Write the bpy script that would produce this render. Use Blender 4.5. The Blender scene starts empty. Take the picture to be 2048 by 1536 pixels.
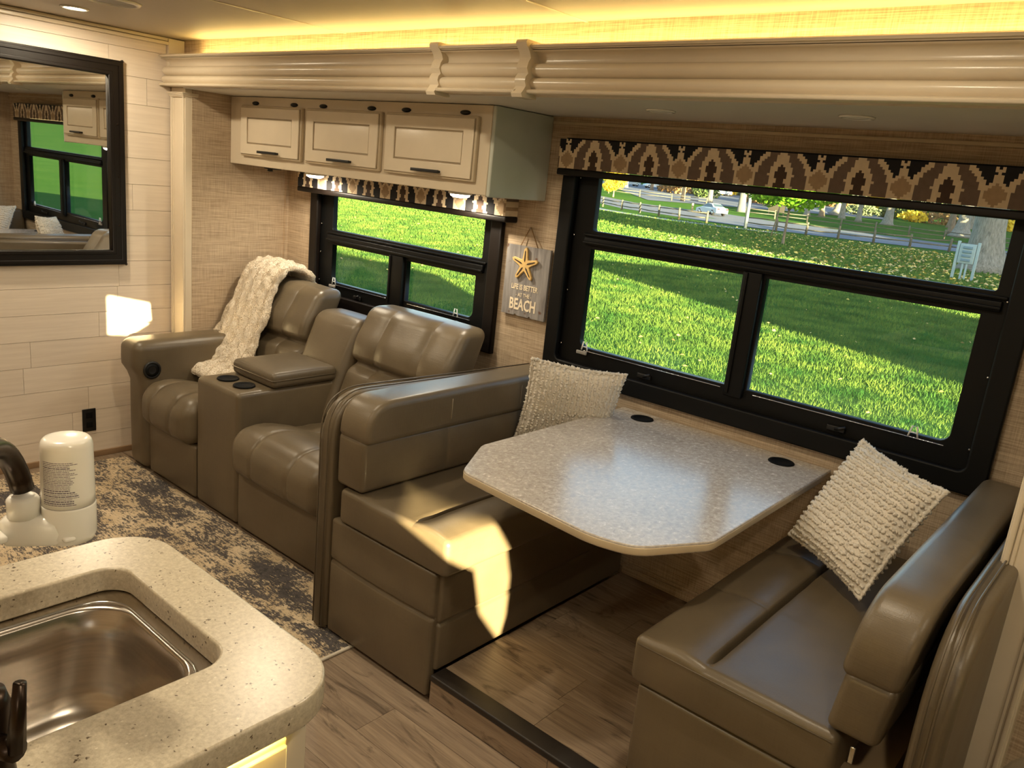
import bpy, math, random
from mathutils import Vector, Matrix, Euler, noise
random.seed(7)
S = bpy.context.scene
COL = S.collection
PI = math.pi

# ------------------------------------------------------------------ camera
RIGHT = Vector((0.7518704, 0.65154633, 0.10088743))
DOWN = Vector((0.23872127, -0.12639201, -0.96282772))
FWD = Vector((-0.6145755, 0.74800564, -0.25056838))
cam = bpy.data.cameras.new('camera')
cam.sensor_width = 36.0
cam.lens = 36.0 * 1608.7 / 2048.0
cam.clip_start = 0.02
cam.clip_end = 900
camo = bpy.data.objects.new('camera', cam)
COL.objects.link(camo)
m = Matrix((RIGHT, -DOWN, -FWD)).transposed().to_4x4()
m.translation = (0, 0, 1.6)
camo.matrix_world = m
S.camera = camo

# ------------------------------------------------------------------ sky, sun, exposure
SUN_H = Vector((-0.880, 0.475))      # horizontal travel direction of the low sun
SUN_T = 0.132                        # tangent of its elevation
world = bpy.data.worlds.new('evening_sky')
S.world = world
world.use_nodes = True
wn = world.node_tree
wn.nodes.clear()
sky = wn.nodes.new('ShaderNodeTexSky')
sky.sky_type = 'NISHITA'
sky.sun_disc = False
sky.sun_elevation = math.atan(SUN_T)
sky.sun_rotation = math.atan2(0.885, -0.466)
sky.altitude = 50
sky.air_density = 1.0
sky.dust_density = 1.0
sky.ozone_density = 2.0
bg = wn.nodes.new('ShaderNodeBackground')
bg.inputs['Strength'].default_value = 0.85
wo = wn.nodes.new('ShaderNodeOutputWorld')
wn.links.new(sky.outputs[0], bg.inputs[0])
wn.links.new(bg.outputs[0], wo.inputs[0])
sun = bpy.data.lights.new('sun_offscreen', 'SUN')
sun.energy = 50.0
sun.color = (1.0, 0.82, 0.46)
sun.angle = math.radians(0.35)
suno = bpy.data.objects.new('sun_offscreen', sun)
COL.objects.link(suno)
suno.location = (30, -16, 12)
suno.rotation_euler = Vector((SUN_H.x, SUN_H.y, -SUN_T)).to_track_quat('-Z', 'Y').to_euler()
S.view_settings.view_transform = 'Standard'
S.view_settings.look = 'None'
S.view_settings.exposure = 0.18
S.view_settings.gamma = 1.0
S.view_settings.use_curve_mapping = False
WARM = (1.0, 0.84, 0.60)

# ------------------------------------------------------------------ geometry helpers: (verts, faces)
def jn(*gs):
    V, F = [], []
    for v, f in gs:
        o = len(V)
        V += [tuple(a) for a in v]
        F += [tuple(i + o for i in q) for q in f]
    return V, F

def box(x0, x1, y0, y1, z0, z1):
    v = [(x, y, z) for x in (x0, x1) for y in (y0, y1) for z in (z0, z1)]
    return v, [(0, 1, 3, 2), (4, 6, 7, 5), (0, 4, 5, 1), (2, 3, 7, 6), (0, 2, 6, 4), (1, 5, 7, 3)]

def cushion(b, r=0.03, n=6, puff=(0, 0, 0), nodes=((), (), ()), fn=None, edge=(0, .25, .5, .75, 1)):
    c = [(b[0] + b[1]) / 2, (b[2] + b[3]) / 2, (b[4] + b[5]) / 2]
    h = [(b[1] - b[0]) / 2, (b[3] - b[2]) / 2, (b[5] - b[4]) / 2]
    r = min(r, min(h) * 0.98)
    if isinstance(n, int):
        n = (n, n, n)
    T = []
    for i in range(3):
        s = set()
        e = r / h[i]
        for k in edge:
            s.add(round(1 - e * k, 5)); s.add(round(-1 + e * k, 5))
        for k in range(1, n[i]):
            s.add(round(-(1 - e) + 2 * (1 - e) * k / n[i], 5))
        for w in nodes[i]:
            t = (w - c[i]) / h[i]
            if -1 < t < 1:
                s.add(round(t, 5))
        T.append(sorted(s))
    V, F, idx = [], [], {}
    def vid(t):
        if t in idx:
            return idx[t]
        p = [t[i] * h[i] for i in range(3)]
        inn = [max(-(h[i] - r), min(h[i] - r, p[i])) for i in range(3)]
        d = Vector([p[i] - inn[i] for i in range(3)])
        if d.length > 1e-9:
            d = d.normalized() * r
        q = [inn[i] + d[i] for i in range(3)]
        for i in range(3):
            if puff[i]:
                j, k = (i + 1) % 3, (i + 2) % 3
                q[i] += math.copysign(1, t[i]) * abs(t[i]) ** 3 * puff[i] * (1 - t[j] ** 2) * (1 - t[k] ** 2)
        w = (q[0] + c[0], q[1] + c[1], q[2] + c[2])
        if fn:
            w = fn(w[0], w[1], w[2], t)
        idx[t] = len(V)
        V.append(w)
        return idx[t]
    for ax in range(3):
        j, k = (ax + 1) % 3, (ax + 2) % 3
        for sgn in (-1.0, 1.0):
            for a in range(len(T[j]) - 1):
                for d in range(len(T[k]) - 1):
                    q = []
                    for (aa, dd) in ((a, d), (a + 1, d), (a + 1, d + 1), (a, d + 1)):
                        t = [0, 0, 0]
                        t[ax] = sgn; t[j] = T[j][aa]; t[k] = T[k][dd]
                        q.append(vid(tuple(t)))
                    F.append(tuple(q) if sgn > 0 else tuple(reversed(q)))
    return V, F

def rb(x0, x1, y0, y1, z0, z1, r=0.006):
    return cushion((x0, x1, y0, y1, z0, z1), r, 1, edge=(0, .5, 1))

def frames(pts, closed=False):
    pts = [Vector(p) for p in pts]
    n = len(pts)
    out = []
    up = None
    for i in range(n):
        if closed:
            t = pts[(i + 1) % n] - pts[i - 1]
        else:
            t = pts[min(i + 1, n - 1)] - pts[max(i - 1, 0)]
        t.normalize()
        if up is None:
            up = Vector((0, 0, 1)) if abs(t.z) < 0.9 else Vector((1, 0, 0))
        a = t.cross(up)
        if a.length < 1e-6:
            a = t.orthogonal()
        a.normalize()
        up = a.cross(t).normalized()
        out.append((pts[i], a, up))
    return out

def tube(pts, r, n=8, closed=False, cap=True):
    V, F = [], []
    fr = frames(pts, closed)
    for i, (p, a, u) in enumerate(fr):
        rr = r[i] if isinstance(r, (list, tuple)) else r
        for k in range(n):
            th = 2 * PI * k / n
            V.append(tuple(p + a * (rr * math.cos(th)) + u * (rr * math.sin(th))))
    m_ = len(fr)
    for i in range(m_ if closed else m_ - 1):
        for k in range(n):
            i2 = (i + 1) % m_
            F.append((i * n + k, i * n + (k + 1) % n, i2 * n + (k + 1) % n, i2 * n + k))
    if cap and not closed:
        F.append(tuple(range(n - 1, -1, -1)))
        F.append(tuple((m_ - 1) * n + k for k in range(n)))
    return V, F

def lathe(prof, c, n=24, axis='z', ell=(1, 1)):
    V, F = [], []
    for (r, h) in prof:
        for k in range(n):
            th = 2 * PI * k / n
            a, b_ = r * math.cos(th) * ell[0], r * math.sin(th) * ell[1]
            if axis == 'z':
                V.append((c[0] + a, c[1] + b_, c[2] + h))
            elif axis == 'x':
                V.append((c[0] + h, c[1] + a, c[2] + b_))
            else:
                V.append((c[0] + b_, c[1] + h, c[2] + a))
    for i in range(len(prof) - 1):
        for k in range(n):
            F.append((i * n + k, i * n + (k + 1) % n, (i + 1) * n + (k + 1) % n, (i + 1) * n + k))
    if prof[0][0] > 1e-6:
        F.append(tuple(range(n - 1, -1, -1)))
    if prof[-1][0] > 1e-6:
        F.append(tuple((len(prof) - 1) * n + k for k in range(n)))
    return V, F

def sweepx(prof, x0, x1):
    """closed profile of (y, z) points swept along X"""
    n = len(prof)
    V = [(x0, y, z) for y, z in prof] + [(x1, y, z) for y, z in prof]
    F = [(k, (k + 1) % n, n + (k + 1) % n, n + k) for k in range(n)]
    F.append(tuple(range(n - 1, -1, -1)))
    F.append(tuple(range(n, 2 * n)))
    return V, F

def plate(outer, holes, depth, bevel=0.0, mp=None):
    """flat polygon with holes, thickened by depth (0..depth), mapped by mp(u, v, w)"""
    cu = bpy.data.curves.new('t', 'CURVE')
    cu.dimensions = '2D'
    cu.fill_mode = 'BOTH'
    cu.extrude = max(0.0001, depth / 2 - bevel)
    cu.bevel_depth = bevel
    cu.bevel_resolution = 4 if bevel > .01 else 2
    for pl in [outer] + list(holes):
        sp = cu.splines.new('POLY')
        sp.points.add(len(pl) - 1)
        for i, p in enumerate(pl):
            sp.points[i].co = (p[0], p[1], 0, 1)
        sp.use_cyclic_u = True
    ob = bpy.data.objects.new('t', cu)
    COL.objects.link(ob)
    dg = bpy.context.evaluated_depsgraph_get()
    me = bpy.data.meshes.new_from_object(ob.evaluated_get(dg))
    V = [(v.co.x, v.co.y, v.co.z + depth / 2) for v in me.vertices]
    F = [tuple(p.vertices) for p in me.polygons]
    bpy.data.objects.remove(ob)
    bpy.data.curves.remove(cu)
    bpy.data.meshes.remove(me)
    if mp:
        V = [mp(*v) for v in V]
    return V, F

def text_geo(s, size, mp, sx=1.0, depth=0.002, bold=0.0):
    cu = bpy.data.curves.new('t', 'FONT')
    cu.body = s
    cu.size = size
    cu.align_x = 'CENTER'
    cu.extrude = depth / 2
    cu.offset = bold
    cu.resolution_u = 2
    ob = bpy.data.objects.new('t', cu)
    COL.objects.link(ob)
    dg = bpy.context.evaluated_depsgraph_get()
    me = bpy.data.meshes.new_from_object(ob.evaluated_get(dg))
    V = [mp(v.co.x * sx, v.co.y, v.co.z) for v in me.vertices]
    F = [tuple(p.vertices) for p in me.polygons]
    bpy.data.objects.remove(ob)
    bpy.data.curves.remove(cu)
    bpy.data.meshes.remove(me)
    return V, F

def rrect(x0, x1, y0, y1, r, seg=5, which=(1, 1, 1, 1)):
    """rounded rectangle, corners in the order (x0y0, x1y0, x1y1, x0y1)"""
    out = []
    cs = [(x0, y0, 1, 1, PI), (x1, y0, -1, 1, 1.5 * PI), (x1, y1, -1, -1, 0), (x0, y1, 1, -1, .5 * PI)]
    for i, (x, y, sx, sy, a0) in enumerate(cs):
        rr = r * which[i]
        if rr <= 0:
            out.append((x, y)); continue
        for k in range(seg + 1):
            a = a0 + k * PI / 2 / seg
            out.append((x + sx * rr + rr * math.cos(a), y + sy * rr + rr * math.sin(a)))
    return out

def roundpoly(pts, radii, seg=5):
    out = []
    n = len(pts)
    for i in range(n):
        p = Vector(pts[i]); a = Vector(pts[i - 1]); b_ = Vector(pts[(i + 1) % n])
        r = radii[i] if isinstance(radii, (list, tuple)) else radii
        if r <= 0:
            out.append(tuple(p)); continue
        da = (a - p).normalized(); db = (b_ - p).normalized()
        p0 = p + da * r; p1 = p + db * r
        for k in range(seg + 1):
            t = k / seg
            out.append(tuple(p0 * (1 - t) ** 2 + p * 2 * t * (1 - t) + p1 * t * t))
    return out

# ------------------------------------------------------------------ object helpers
def wloc(o):
    v = Vector((0, 0, 0))
    while o is not None:
        v = v + o.location
        o = o.parent
    return v

def tag(o, label=None, cat=None, group=None, kind=None):
    if label: o['label'] = label
    if cat: o['category'] = cat
    if group: o['group'] = group
    if kind: o['kind'] = kind
    return o

def obj(name, geo, mat, parent=None, smooth=True, loc=None, mids=None, autos=None):
    """one mesh object; geo is in world coordinates"""
    V, F = geo
    base = wloc(parent)
    lc = Vector((0, 0, 0)) if loc is None else Vector(loc) - base
    off = base + lc
    me = bpy.data.meshes.new(name)
    me.from_pydata([(v[0] - off.x, v[1] - off.y, v[2] - off.z) for v in V], [], F)
    ms = mat if isinstance(mat, (list, tuple)) else [mat]
    for a in ms:
        me.materials.append(a)
    if mids:
        me.polygons.foreach_set('material_index', mids)
    me.polygons.foreach_set('use_smooth', [smooth] * len(F))
    me.update()
    if smooth and autos:
        try:
            me.set_sharp_from_angle(angle=math.radians(autos))
        except Exception:
            pass
    o = bpy.data.objects.new(name, me)
    COL.objects.link(o)
    o.parent = parent
    o.location = lc
    return o

def thing(name, loc, label=None, cat=None, group=None, kind=None):
    o = bpy.data.objects.new(name, None)
    o.empty_display_size = 0.05
    COL.objects.link(o)
    o.location = loc
    return tag(o, label, cat, group, kind)

def copy_tree(o, parent=None):
    c = o.copy()
    COL.objects.link(c)
    c.parent = parent
    for ch in o.children:
        copy_tree(ch, c)
    return c

# ------------------------------------------------------------------ materials
def srgb(r, g, b):
    f = lambda c: (c / 255 / 12.92) if c / 255 <= 0.04045 else ((c / 255 + 0.055) / 1.055) ** 2.4
    return (f(r), f(g), f(b), 1)

class NT:
    def __init__(s, name):
        s.m = bpy.data.materials.new(name)
        s.m.use_nodes = True
        s.t = s.m.node_tree
        s.t.nodes.clear()
        s.out = s.n('ShaderNodeOutputMaterial')
    def n(s, typ, **kw):
        nd = s.t.nodes.new(typ)
        for k, v in kw.items():
            if k in nd.bl_rna.properties and k not in ('inputs',):
                try:
                    setattr(nd, k, v)
                    continue
                except Exception:
                    pass
            nd.inputs[k].default_value = v
        return nd
    def l(s, a, b):
        s.t.links.new(a, b)
    def coord(s, scale=(1, 1, 1), rand=False, kind='Object'):
        tc = s.n('ShaderNodeTexCoord')
        v = tc.outputs[kind]
        if rand:
            oi = s.n('ShaderNodeObjectInfo')
            ml = s.n('ShaderNodeMath', operation='MULTIPLY')
            ml.inputs[1].default_value = 60
            s.l(oi.outputs['Random'], ml.inputs[0])
            ad = s.n('ShaderNodeVectorMath', operation='ADD')
            s.l(v, ad.inputs[0]); s.l(ml.outputs[0], ad.inputs[1])
            v = ad.outputs[0]
        mp = s.n('ShaderNodeMapping')
        mp.inputs['Scale'].default_value = scale
        s.l(v, mp.inputs['Vector'])
        return mp.outputs[0]
    def noise(s, vec, scale=5, detail=3, rough=.5, dist=0):
        nd = s.n('ShaderNodeTexNoise')
        nd.inputs['Scale'].default_value = scale
        nd.inputs['Detail'].default_value = detail
        nd.inputs['Roughness'].default_value = rough
        nd.inputs['Distortion'].default_value = dist
        s.l(vec, nd.inputs['Vector'])
        return nd.outputs[0]
    def ramp(s, fac, stops, interp='LINEAR'):
        nd = s.n('ShaderNodeValToRGB')
        nd.color_ramp.interpolation = interp
        el = nd.color_ramp.elements
        el[0].position, el[0].color = stops[0]
        el[1].position, el[1].color = stops[-1]
        for p, c in stops[1:-1]:
            e = el.new(p); e.color = c
        s.l(fac, nd.inputs[0])
        return nd.outputs[0]
    def mix(s, fac, a, b, blend='MIX'):
        nd = s.n('ShaderNodeMix', data_type='RGBA', blend_type=blend)
        for src, i in ((fac, 0), (a, 6), (b, 7)):
            if hasattr(src, 'is_linked') or hasattr(src, 'links'):
                s.l(src, nd.inputs[i])
            else:
                nd.inputs[i].default_value = src
        return nd.outputs[2]
    def math(s, op, a, b=0.0):
        nd = s.n('ShaderNodeMath', operation=op)
        for src, i in ((a, 0), (b, 1)):
            if hasattr(src, 'links'):
                s.l(src, nd.inputs[i])
            else:
                nd.inputs[i].default_value = src
        return nd.outputs[0]
    def bsdf(s, color, rough=.5, metal=0, bump=None, bs=.2, bd=.002, **kw):
        p = s.n('ShaderNodeBsdfPrincipled')
        for src, nm in ((color, 'Base Color'), (rough, 'Roughness')):
            if hasattr(src, 'links'):
                s.l(src, p.inputs[nm])
            else:
                p.inputs[nm].default_value = src
        p.inputs['Metallic'].default_value = metal
        for k, v in kw.items():
            p.inputs[k].default_value = v
        if bump is not None:
            bn = s.n('ShaderNodeBump')
            bn.inputs['Strength'].default_value = bs
            bn.inputs['Distance'].default_value = bd
            s.l(bump, bn.inputs['Height'])
            s.l(bn.outputs[0], p.inputs['Normal'])
        s.l(p.outputs[0], s.out.inputs[0])
        return s.m

def plain(name, c, rough=.5, metal=0, var=.06, scale=14, bump=.0, **kw):
    t = NT(name)
    v = t.coord()
    nz = t.noise(v, scale, 3)
    d = tuple(max(0, x * (1 - var)) for x in c[:3]) + (1,)
    u = tuple(min(1, x * (1 + var)) for x in c[:3]) + (1,)
    col = t.ramp(nz, [(.3, d), (.7, u)])
    b = t.noise(v, 220, 2) if bump else None
    return t.bsdf(col, rough, metal, b, bump, .001, **kw)

def emit(name, c, st):
    t = NT(name)
    e = t.n('ShaderNodeEmission')
    e.inputs[0].default_value = tuple(c) + (1,)
    e.inputs[1].default_value = st
    t.l(e.outputs[0], t.out.inputs[0])
    return t.m

def leather(name, c, rough=.37):
    t = NT(name)
    v = t.coord()
    wv = t.noise(t.coord((14, 14, 420)), 1, 2)
    wh = t.noise(t.coord((420, 420, 14)), 1, 2)
    weave = t.math('ADD', wv, wh)
    big = t.noise(v, 5, 3)
    d = tuple(x * .82 for x in c[:3]) + (1,)
    u = tuple(x * 1.14 for x in c[:3]) + (1,)
    col = t.ramp(big, [(.3, d), (.7, u)])
    col = t.mix(.18, col, t.ramp(weave, [(.75, d), (1.25, u)]))
    rg = t.math('MULTIPLY_ADD', big, .18)
    t.t.nodes[-1].inputs[2].default_value = rough - .09
    return t.bsdf(col, rg, 0, t.math('ADD', weave, t.noise(v, 60, 3)), .12, .002)

def linen(name, dark, light):
    t = NT(name)
    a = t.noise(t.coord((7, 7, 330)), 1, 4, .65)
    b = t.noise(t.coord((300, 300, 9)), 1, 4, .65)
    s_ = t.math('ADD', t.math('MULTIPLY', a, .62), t.math('MULTIPLY', b, .38))
    col = t.ramp(s_, [(.36, dark), (.5, tuple((dark[i] + light[i]) / 2 for i in range(3)) + (1,)), (.64, light)])
    return t.bsdf(col, .75, 0, s_, .35, .002)

def wood_floor(name):
    t = NT(name)
    vv = t.coord((1, 1, 1), rand=True)
    g = t.noise(t.coord((1.6, 30, 30), rand=True), 1, 8, .72, 1.2)
    kn = t.noise(t.coord((3.0, 9, 9), rand=True), 1, 5, .62, 2.4)
    fi = t.noise(t.coord((6, 160, 160), rand=True), 1, 3, .6)
    oi = t.n('ShaderNodeObjectInfo')
    base = t.ramp(oi.outputs['Random'], [(0, srgb(114, 98, 82)), (.3, srgb(160, 141, 120)), (.6, srgb(136, 121, 106)), (1, srgb(178, 159, 137))])
    col = t.mix(.55, base, t.ramp(g, [(.3, srgb(60, 49, 41)), (.48, srgb(141, 122, 103)), (.7, srgb(190, 171, 147))]))
    col = t.mix(.25, col, t.ramp(fi, [(.3, srgb(70, 55, 43)), (.7, srgb(176, 152, 124))]))
    mask = t.ramp(kn, [(.56, (0, 0, 0, 1)), (.74, (1, 1, 1, 1))])
    col = t.mix(mask, col, srgb(56, 43, 33))
    return t.bsdf(col, .45, 0, g, .1, .002)

M = {}
M['leather'] = leather('taupe_leather', srgb(102, 90, 71))
M['leather_dark'] = leather('taupe_leather_worn', srgb(96, 85, 68))
M['linen'] = linen('linen_wallcovering', srgb(150, 128, 104), srgb(212, 192, 164))
M['floorwood'] = wood_floor('plank_floor')
def _shiplap():
    t = NT('white_shiplap')
    g = t.noise(t.coord((20, 3, 70), rand=True), 1, 5, .6, .3)
    oi = t.n('ShaderNodeObjectInfo')
    base = t.ramp(oi.outputs['Random'], [(0, srgb(222, 208, 190)), (1, srgb(236, 222, 204))])
    col = t.mix(.35, base, t.ramp(g, [(.3, srgb(200, 184, 166)), (.7, srgb(240, 228, 212))]))
    return t.bsdf(col, .45, 0, g, .06, .002)
M['shiplap'] = _shiplap()
M['cream'] = plain('cream_paint', srgb(218, 204, 180), .27, 0, .02)
M['cream_glaze'] = plain('cream_paint_glazed', srgb(196, 180, 152), .42, 0, .05, 30)
M['glaze'] = plain('brown_glaze', srgb(152, 132, 104), .5)
M['sage'] = plain('pale_sage_paint', srgb(196, 200, 188), .4, 0, .02)  # cream paint with the cool tint of daylight put into its colour
M['ceil'] = plain('ceiling_vinyl', srgb(176, 164, 146), .5, 0, .02, 30, .05)
M['slideceil'] = plain('slideout_ceiling_vinyl', srgb(214, 208, 198), .45, 0, .02, 5)
M['black'] = plain('black_aluminium', srgb(7, 7, 7), .5, 0, .1, **{'Specular IOR Level': .25})
M['blackmatte'] = plain('black_plastic', srgb(17, 16, 16), .45, 0, .1)
M['espresso'] = plain('espresso_frame', srgb(18, 12, 9), .45, 0, .15, 20, **{'Specular IOR Level': .3})
M['white'] = plain('white_plastic', srgb(235, 232, 224), .22, 0, .01)
M['whiteflat'] = plain('white_fabric_tab', srgb(228, 226, 220), .6)
M['grey'] = plain('grey_plastic', srgb(150, 146, 140), .5)
M['bronze'] = plain('oil_rubbed_bronze', srgb(52, 40, 31), .3, .75, .2, 30)
M['chrome'] = plain('bright_metal', srgb(205, 205, 205), .2, 1)
M['mirror'] = plain('mirror_glass', (.86, .86, .84, 1), .012, 1, 0)
M['stitch'] = plain('stitching', srgb(150, 138, 118), .7)
M['gap'] = plain('plywood_substrate', srgb(176, 150, 116), .7)
M['exterior'] = plain('trailer_exterior', srgb(200, 198, 192), .5)
M['black_strip'] = plain('black_rubber_strip', srgb(32, 26, 22), .5, 0, .2, 40)
M['binding'] = plain('rug_binding', srgb(205, 196, 180), .8)

def _steel():
    t = NT('brushed_steel')
    a = t.noise(t.coord((3, 3, 220)), 1, 3, .6)
    col = t.ramp(a, [(.3, srgb(186, 178, 168)), (.7, srgb(204, 196, 186))])
    return t.bsdf(col, .24, 1, None, **{'Anisotropic': .6})
M['steel'] = _steel()

def _counter():
    t = NT('speckled_solid_surface')
    v = t.coord()
    vo = t.n('ShaderNodeTexVoronoi')
    vo.inputs['Scale'].default_value = 105
    wv = t.n('ShaderNodeVectorMath', operation='SCALE')
    wv.inputs['Scale'].default_value = .012
    wn_ = t.n('ShaderNodeTexNoise'); wn_.inputs['Scale'].default_value = 140; t.l(v, wn_.inputs['Vector'])
    t.l(wn_.outputs['Color'], wv.inputs[0])
    wa = t.n('ShaderNodeVectorMath', operation='ADD')
    t.l(v, wa.inputs[0]); t.l(wv.outputs[0], wa.inputs[1])
    t.l(wa.outputs[0], vo.inputs['Vector'])
    spk = t.ramp(vo.outputs['Distance'], [(.14, (1, 1, 1, 1)), (.24, (0, 0, 0, 1))])
    sel = t.ramp(t.noise(v, 40, 2), [(.50, (0, 0, 0, 1)), (.56, (1, 1, 1, 1))])
    base = t.ramp(t.noise(v, 160, 4, .7), [(.3, srgb(170, 158, 136)), (.7, srgb(206, 195, 172))])
    col = t.mix(t.math('MULTIPLY', spk, sel), base, srgb(82, 66, 46))
    vo2 = t.n('ShaderNodeTexVoronoi')
    vo2.inputs['Scale'].default_value = 60
    t.l(t.coord((1.1, .9, 1.3)), vo2.inputs['Vector'])
    w = t.ramp(vo2.outputs['Distance'], [(.07, (1, 1, 1, 1)), (.11, (0, 0, 0, 1))])
    col = t.mix(t.math('MULTIPLY', w, .55), col, srgb(232, 224, 205))
    return t.bsdf(col, .28)
M['counter'] = _counter()

def _tabletop():
    t = NT('mottled_laminate')
    v = t.coord((1, .8, 1))
    a = t.noise(v, 75, 6, .75, .6)
    b = t.noise(v, 5, 3)
    col = t.ramp(a, [(.33, srgb(156, 147, 138)), (.5, srgb(188, 180, 170)), (.67, srgb(222, 216, 208))])
    col = t.mix(.25, col, t.ramp(b, [(.3, srgb(150, 138, 126)), (.7, srgb(205, 196, 186))]))
    return t.bsdf(col, t.ramp(a, [(.3, (.16, .16, .16, 1)), (.7, (.30, .30, .30, 1))]), 0, a, .05, .001)
M['tabletop'] = _tabletop()
M['tableedge'] = plain('table_edge_band', srgb(196, 180, 150), .4)

def _rug():
    t = NT('distressed_rug')
    v = t.coord()
    big = t.noise(t.coord((1.0, 2.4, 1)), 3.0, 5, .62, .6)
    fine = t.noise(t.coord((30, 130, 1)), 1, 6, .8, .6)
    dab = t.noise(v, 55, 5, .75)
    f = t.math('ADD', t.math('MULTIPLY', big, .36), t.math('ADD', t.math('MULTIPLY', fine, .38), t.math('MULTIPLY', dab, .30)))
    cream = t.ramp(t.noise(v, 7, 4, .6), [(.3, srgb(188, 166, 132)), (.7, srgb(224, 206, 176))])
    col = t.mix(t.ramp(f, [(.497, (0, 0, 0, 1)), (.53, (1, 1, 1, 1))]), cream, t.ramp(dab, [(.35, srgb(44, 42, 46)), (.7, srgb(98, 92, 90))]))
    return t.bsdf(col, .9, 0, t.noise(v, 420, 2), .4, .003)
M['rug'] = _rug()

def fuzzy(name, a, b, sc=60, bs=.8):
    t = NT(name)
    v = t.coord()
    nz = t.noise(v, sc, 5, .7)
    nz2 = t.noise(v, sc * 6, 3, .7)
    col = t.ramp(nz, [(.3, a), (.7, b)])
    return t.bsdf(col, .95, 0, t.math('ADD', nz, nz2), bs, .006, **{'Sheen Weight': .4})
M['plush'] = fuzzy('cream_plush', srgb(226, 208, 180), srgb(250, 240, 222), 45)
M['chenille'] = fuzzy('ivory_chenille', srgb(232, 220, 200), srgb(252, 246, 234), 90, .6)
M['fabric_cream'] = plain('valance_cream', srgb(218, 198, 166), .85, 0, .05, 60, .2)
M['fabric_black'] = plain('valance_black', srgb(22, 20, 24), .85, 0, .1, 60, .2)
M['fabric_brown'] = plain('valance_taupe', srgb(112, 94, 82), .85, 0, .08, 60, .2)
M['fabric_dark'] = plain('valance_umber', srgb(72, 54, 42), .85, 0, .08, 60, .2)
M['fabric_tan'] = plain('valance_tan', srgb(170, 144, 112), .85, 0, .08, 60, .2)

def _greywood():
    t = NT('grey_weathered_board')
    g = t.noise(t.coord((60, 60, 6), rand=True), 1, 5, .6, .5)
    k = t.noise(t.coord((26, 26, 26), rand=True), 1, 1)
    col = t.ramp(g, [(.3, srgb(112, 108, 108)), (.7, srgb(158, 154, 152))])
    col = t.mix(t.ramp(k, [(.70, (0, 0, 0, 1)), (.78, (1, 1, 1, 1))]), col, srgb(104, 76, 60))
    return t.bsdf(col, .7, 0, g, .15, .002)
M['greywood'] = _greywood()
M['starfish'] = plain('carved_tan_wood', srgb(222, 186, 118), .55, 0, .1, 40)
M['starslot'] = plain('burnt_slot', srgb(58, 40, 28), .7)  # dark brown for the slots along the starfish arms
M['lettering'] = plain('cream_lettering', srgb(240, 226, 200), .6)
M['twine'] = plain('jute_twine', srgb(150, 116, 74), .9)
M['labelink'] = plain('label_ink', srgb(120, 112, 122), .6)
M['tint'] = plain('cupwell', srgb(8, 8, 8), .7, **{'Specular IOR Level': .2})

def _glass():
    t = NT('window_glass')
    a = t.n('ShaderNodeBsdfTransparent')
    a.inputs[0].default_value = (.93, .96, .94, 1)
    g = t.n('ShaderNodeBsdfGlossy')
    g.inputs['Roughness'].default_value = .02
    mx = t.n('ShaderNodeMixShader')
    mx.inputs[0].default_value = .05
    t.l(a.outputs[0], mx.inputs[1]); t.l(g.outputs[0], mx.inputs[2])
    t.l(mx.outputs[0], t.out.inputs[0])
    return t.m
M['glass'] = _glass()

# ------------------------------------------------------------------ key dimensions
XL = -4.04      # shiplap wall face
XS = -3.89      # slide-out left side wall face
XR = -0.085     # slide-out right side wall face
YW = 2.63       # window wall face
YM = 2.10       # plane of the main body wall (slide-out opening)
YF = -0.45      # wall behind the camera, inner face
ZC = 2.07       # ceiling
ZS = 1.84       # slide-out ceiling
ZF = 0.10       # slide-out floor
XE = 7.7        # far end of the trailer body

def planks(parent, x0, x1, y0, y1, ztop, w, lens, name='plank', th=.012, gap=.0012, seed=1):
    rnd = random.Random(seed)
    y = y0
    while y < y1 - 1e-4:
        ye = min(y + w, y1)
        x = x0 - rnd.random() * lens
        while x < x1:
            ln = lens * (.75 + .5 * rnd.random())
            a, b_ = max(x, x0), min(x + ln, x1)
            if b_ - a > .02:
                o = obj(name, box(a + gap / 2, b_ - gap / 2, y + gap / 2, ye - gap / 2, ztop - th, ztop), M['floorwood'], parent, False, ((a + b_) / 2, (y + ye) / 2, ztop))
            x += ln
        y = ye

# ------------------------------------------------------------------ floor
fl = tag(obj('floor', box(XL - .08, 1.4, YF - .1, YM + .1, -.08, -.012), M['gap'], None, False), kind='structure')
planks(fl, XL, 1.4, YF, YM - .0, 0, .148, 1.15, seed=3)
fs = tag(obj('floor_slideout', box(-1.484, -.0, 1.58, YW + .02, .001, ZF - .013), M['gap'], None, False), kind='structure')
planks(fs, -1.484, -.0, 1.625, YW + .0, ZF, .148, .62, seed=11)
x = -1.484
for ln in (.46, .52, .5):
    obj('riser_plank', box(x, min(x + ln - .0015, 0), 1.566, 1.579, .004, ZF - .016), M['floorwood'], fs, False, (x + ln / 2, 1.57, .05))
    x += ln
obj('edge_strip', cushion((-1.484, -.0, 1.560, 1.6245, ZF - .016, ZF + .006), .006, 1), M['black_strip'], fs)

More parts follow.
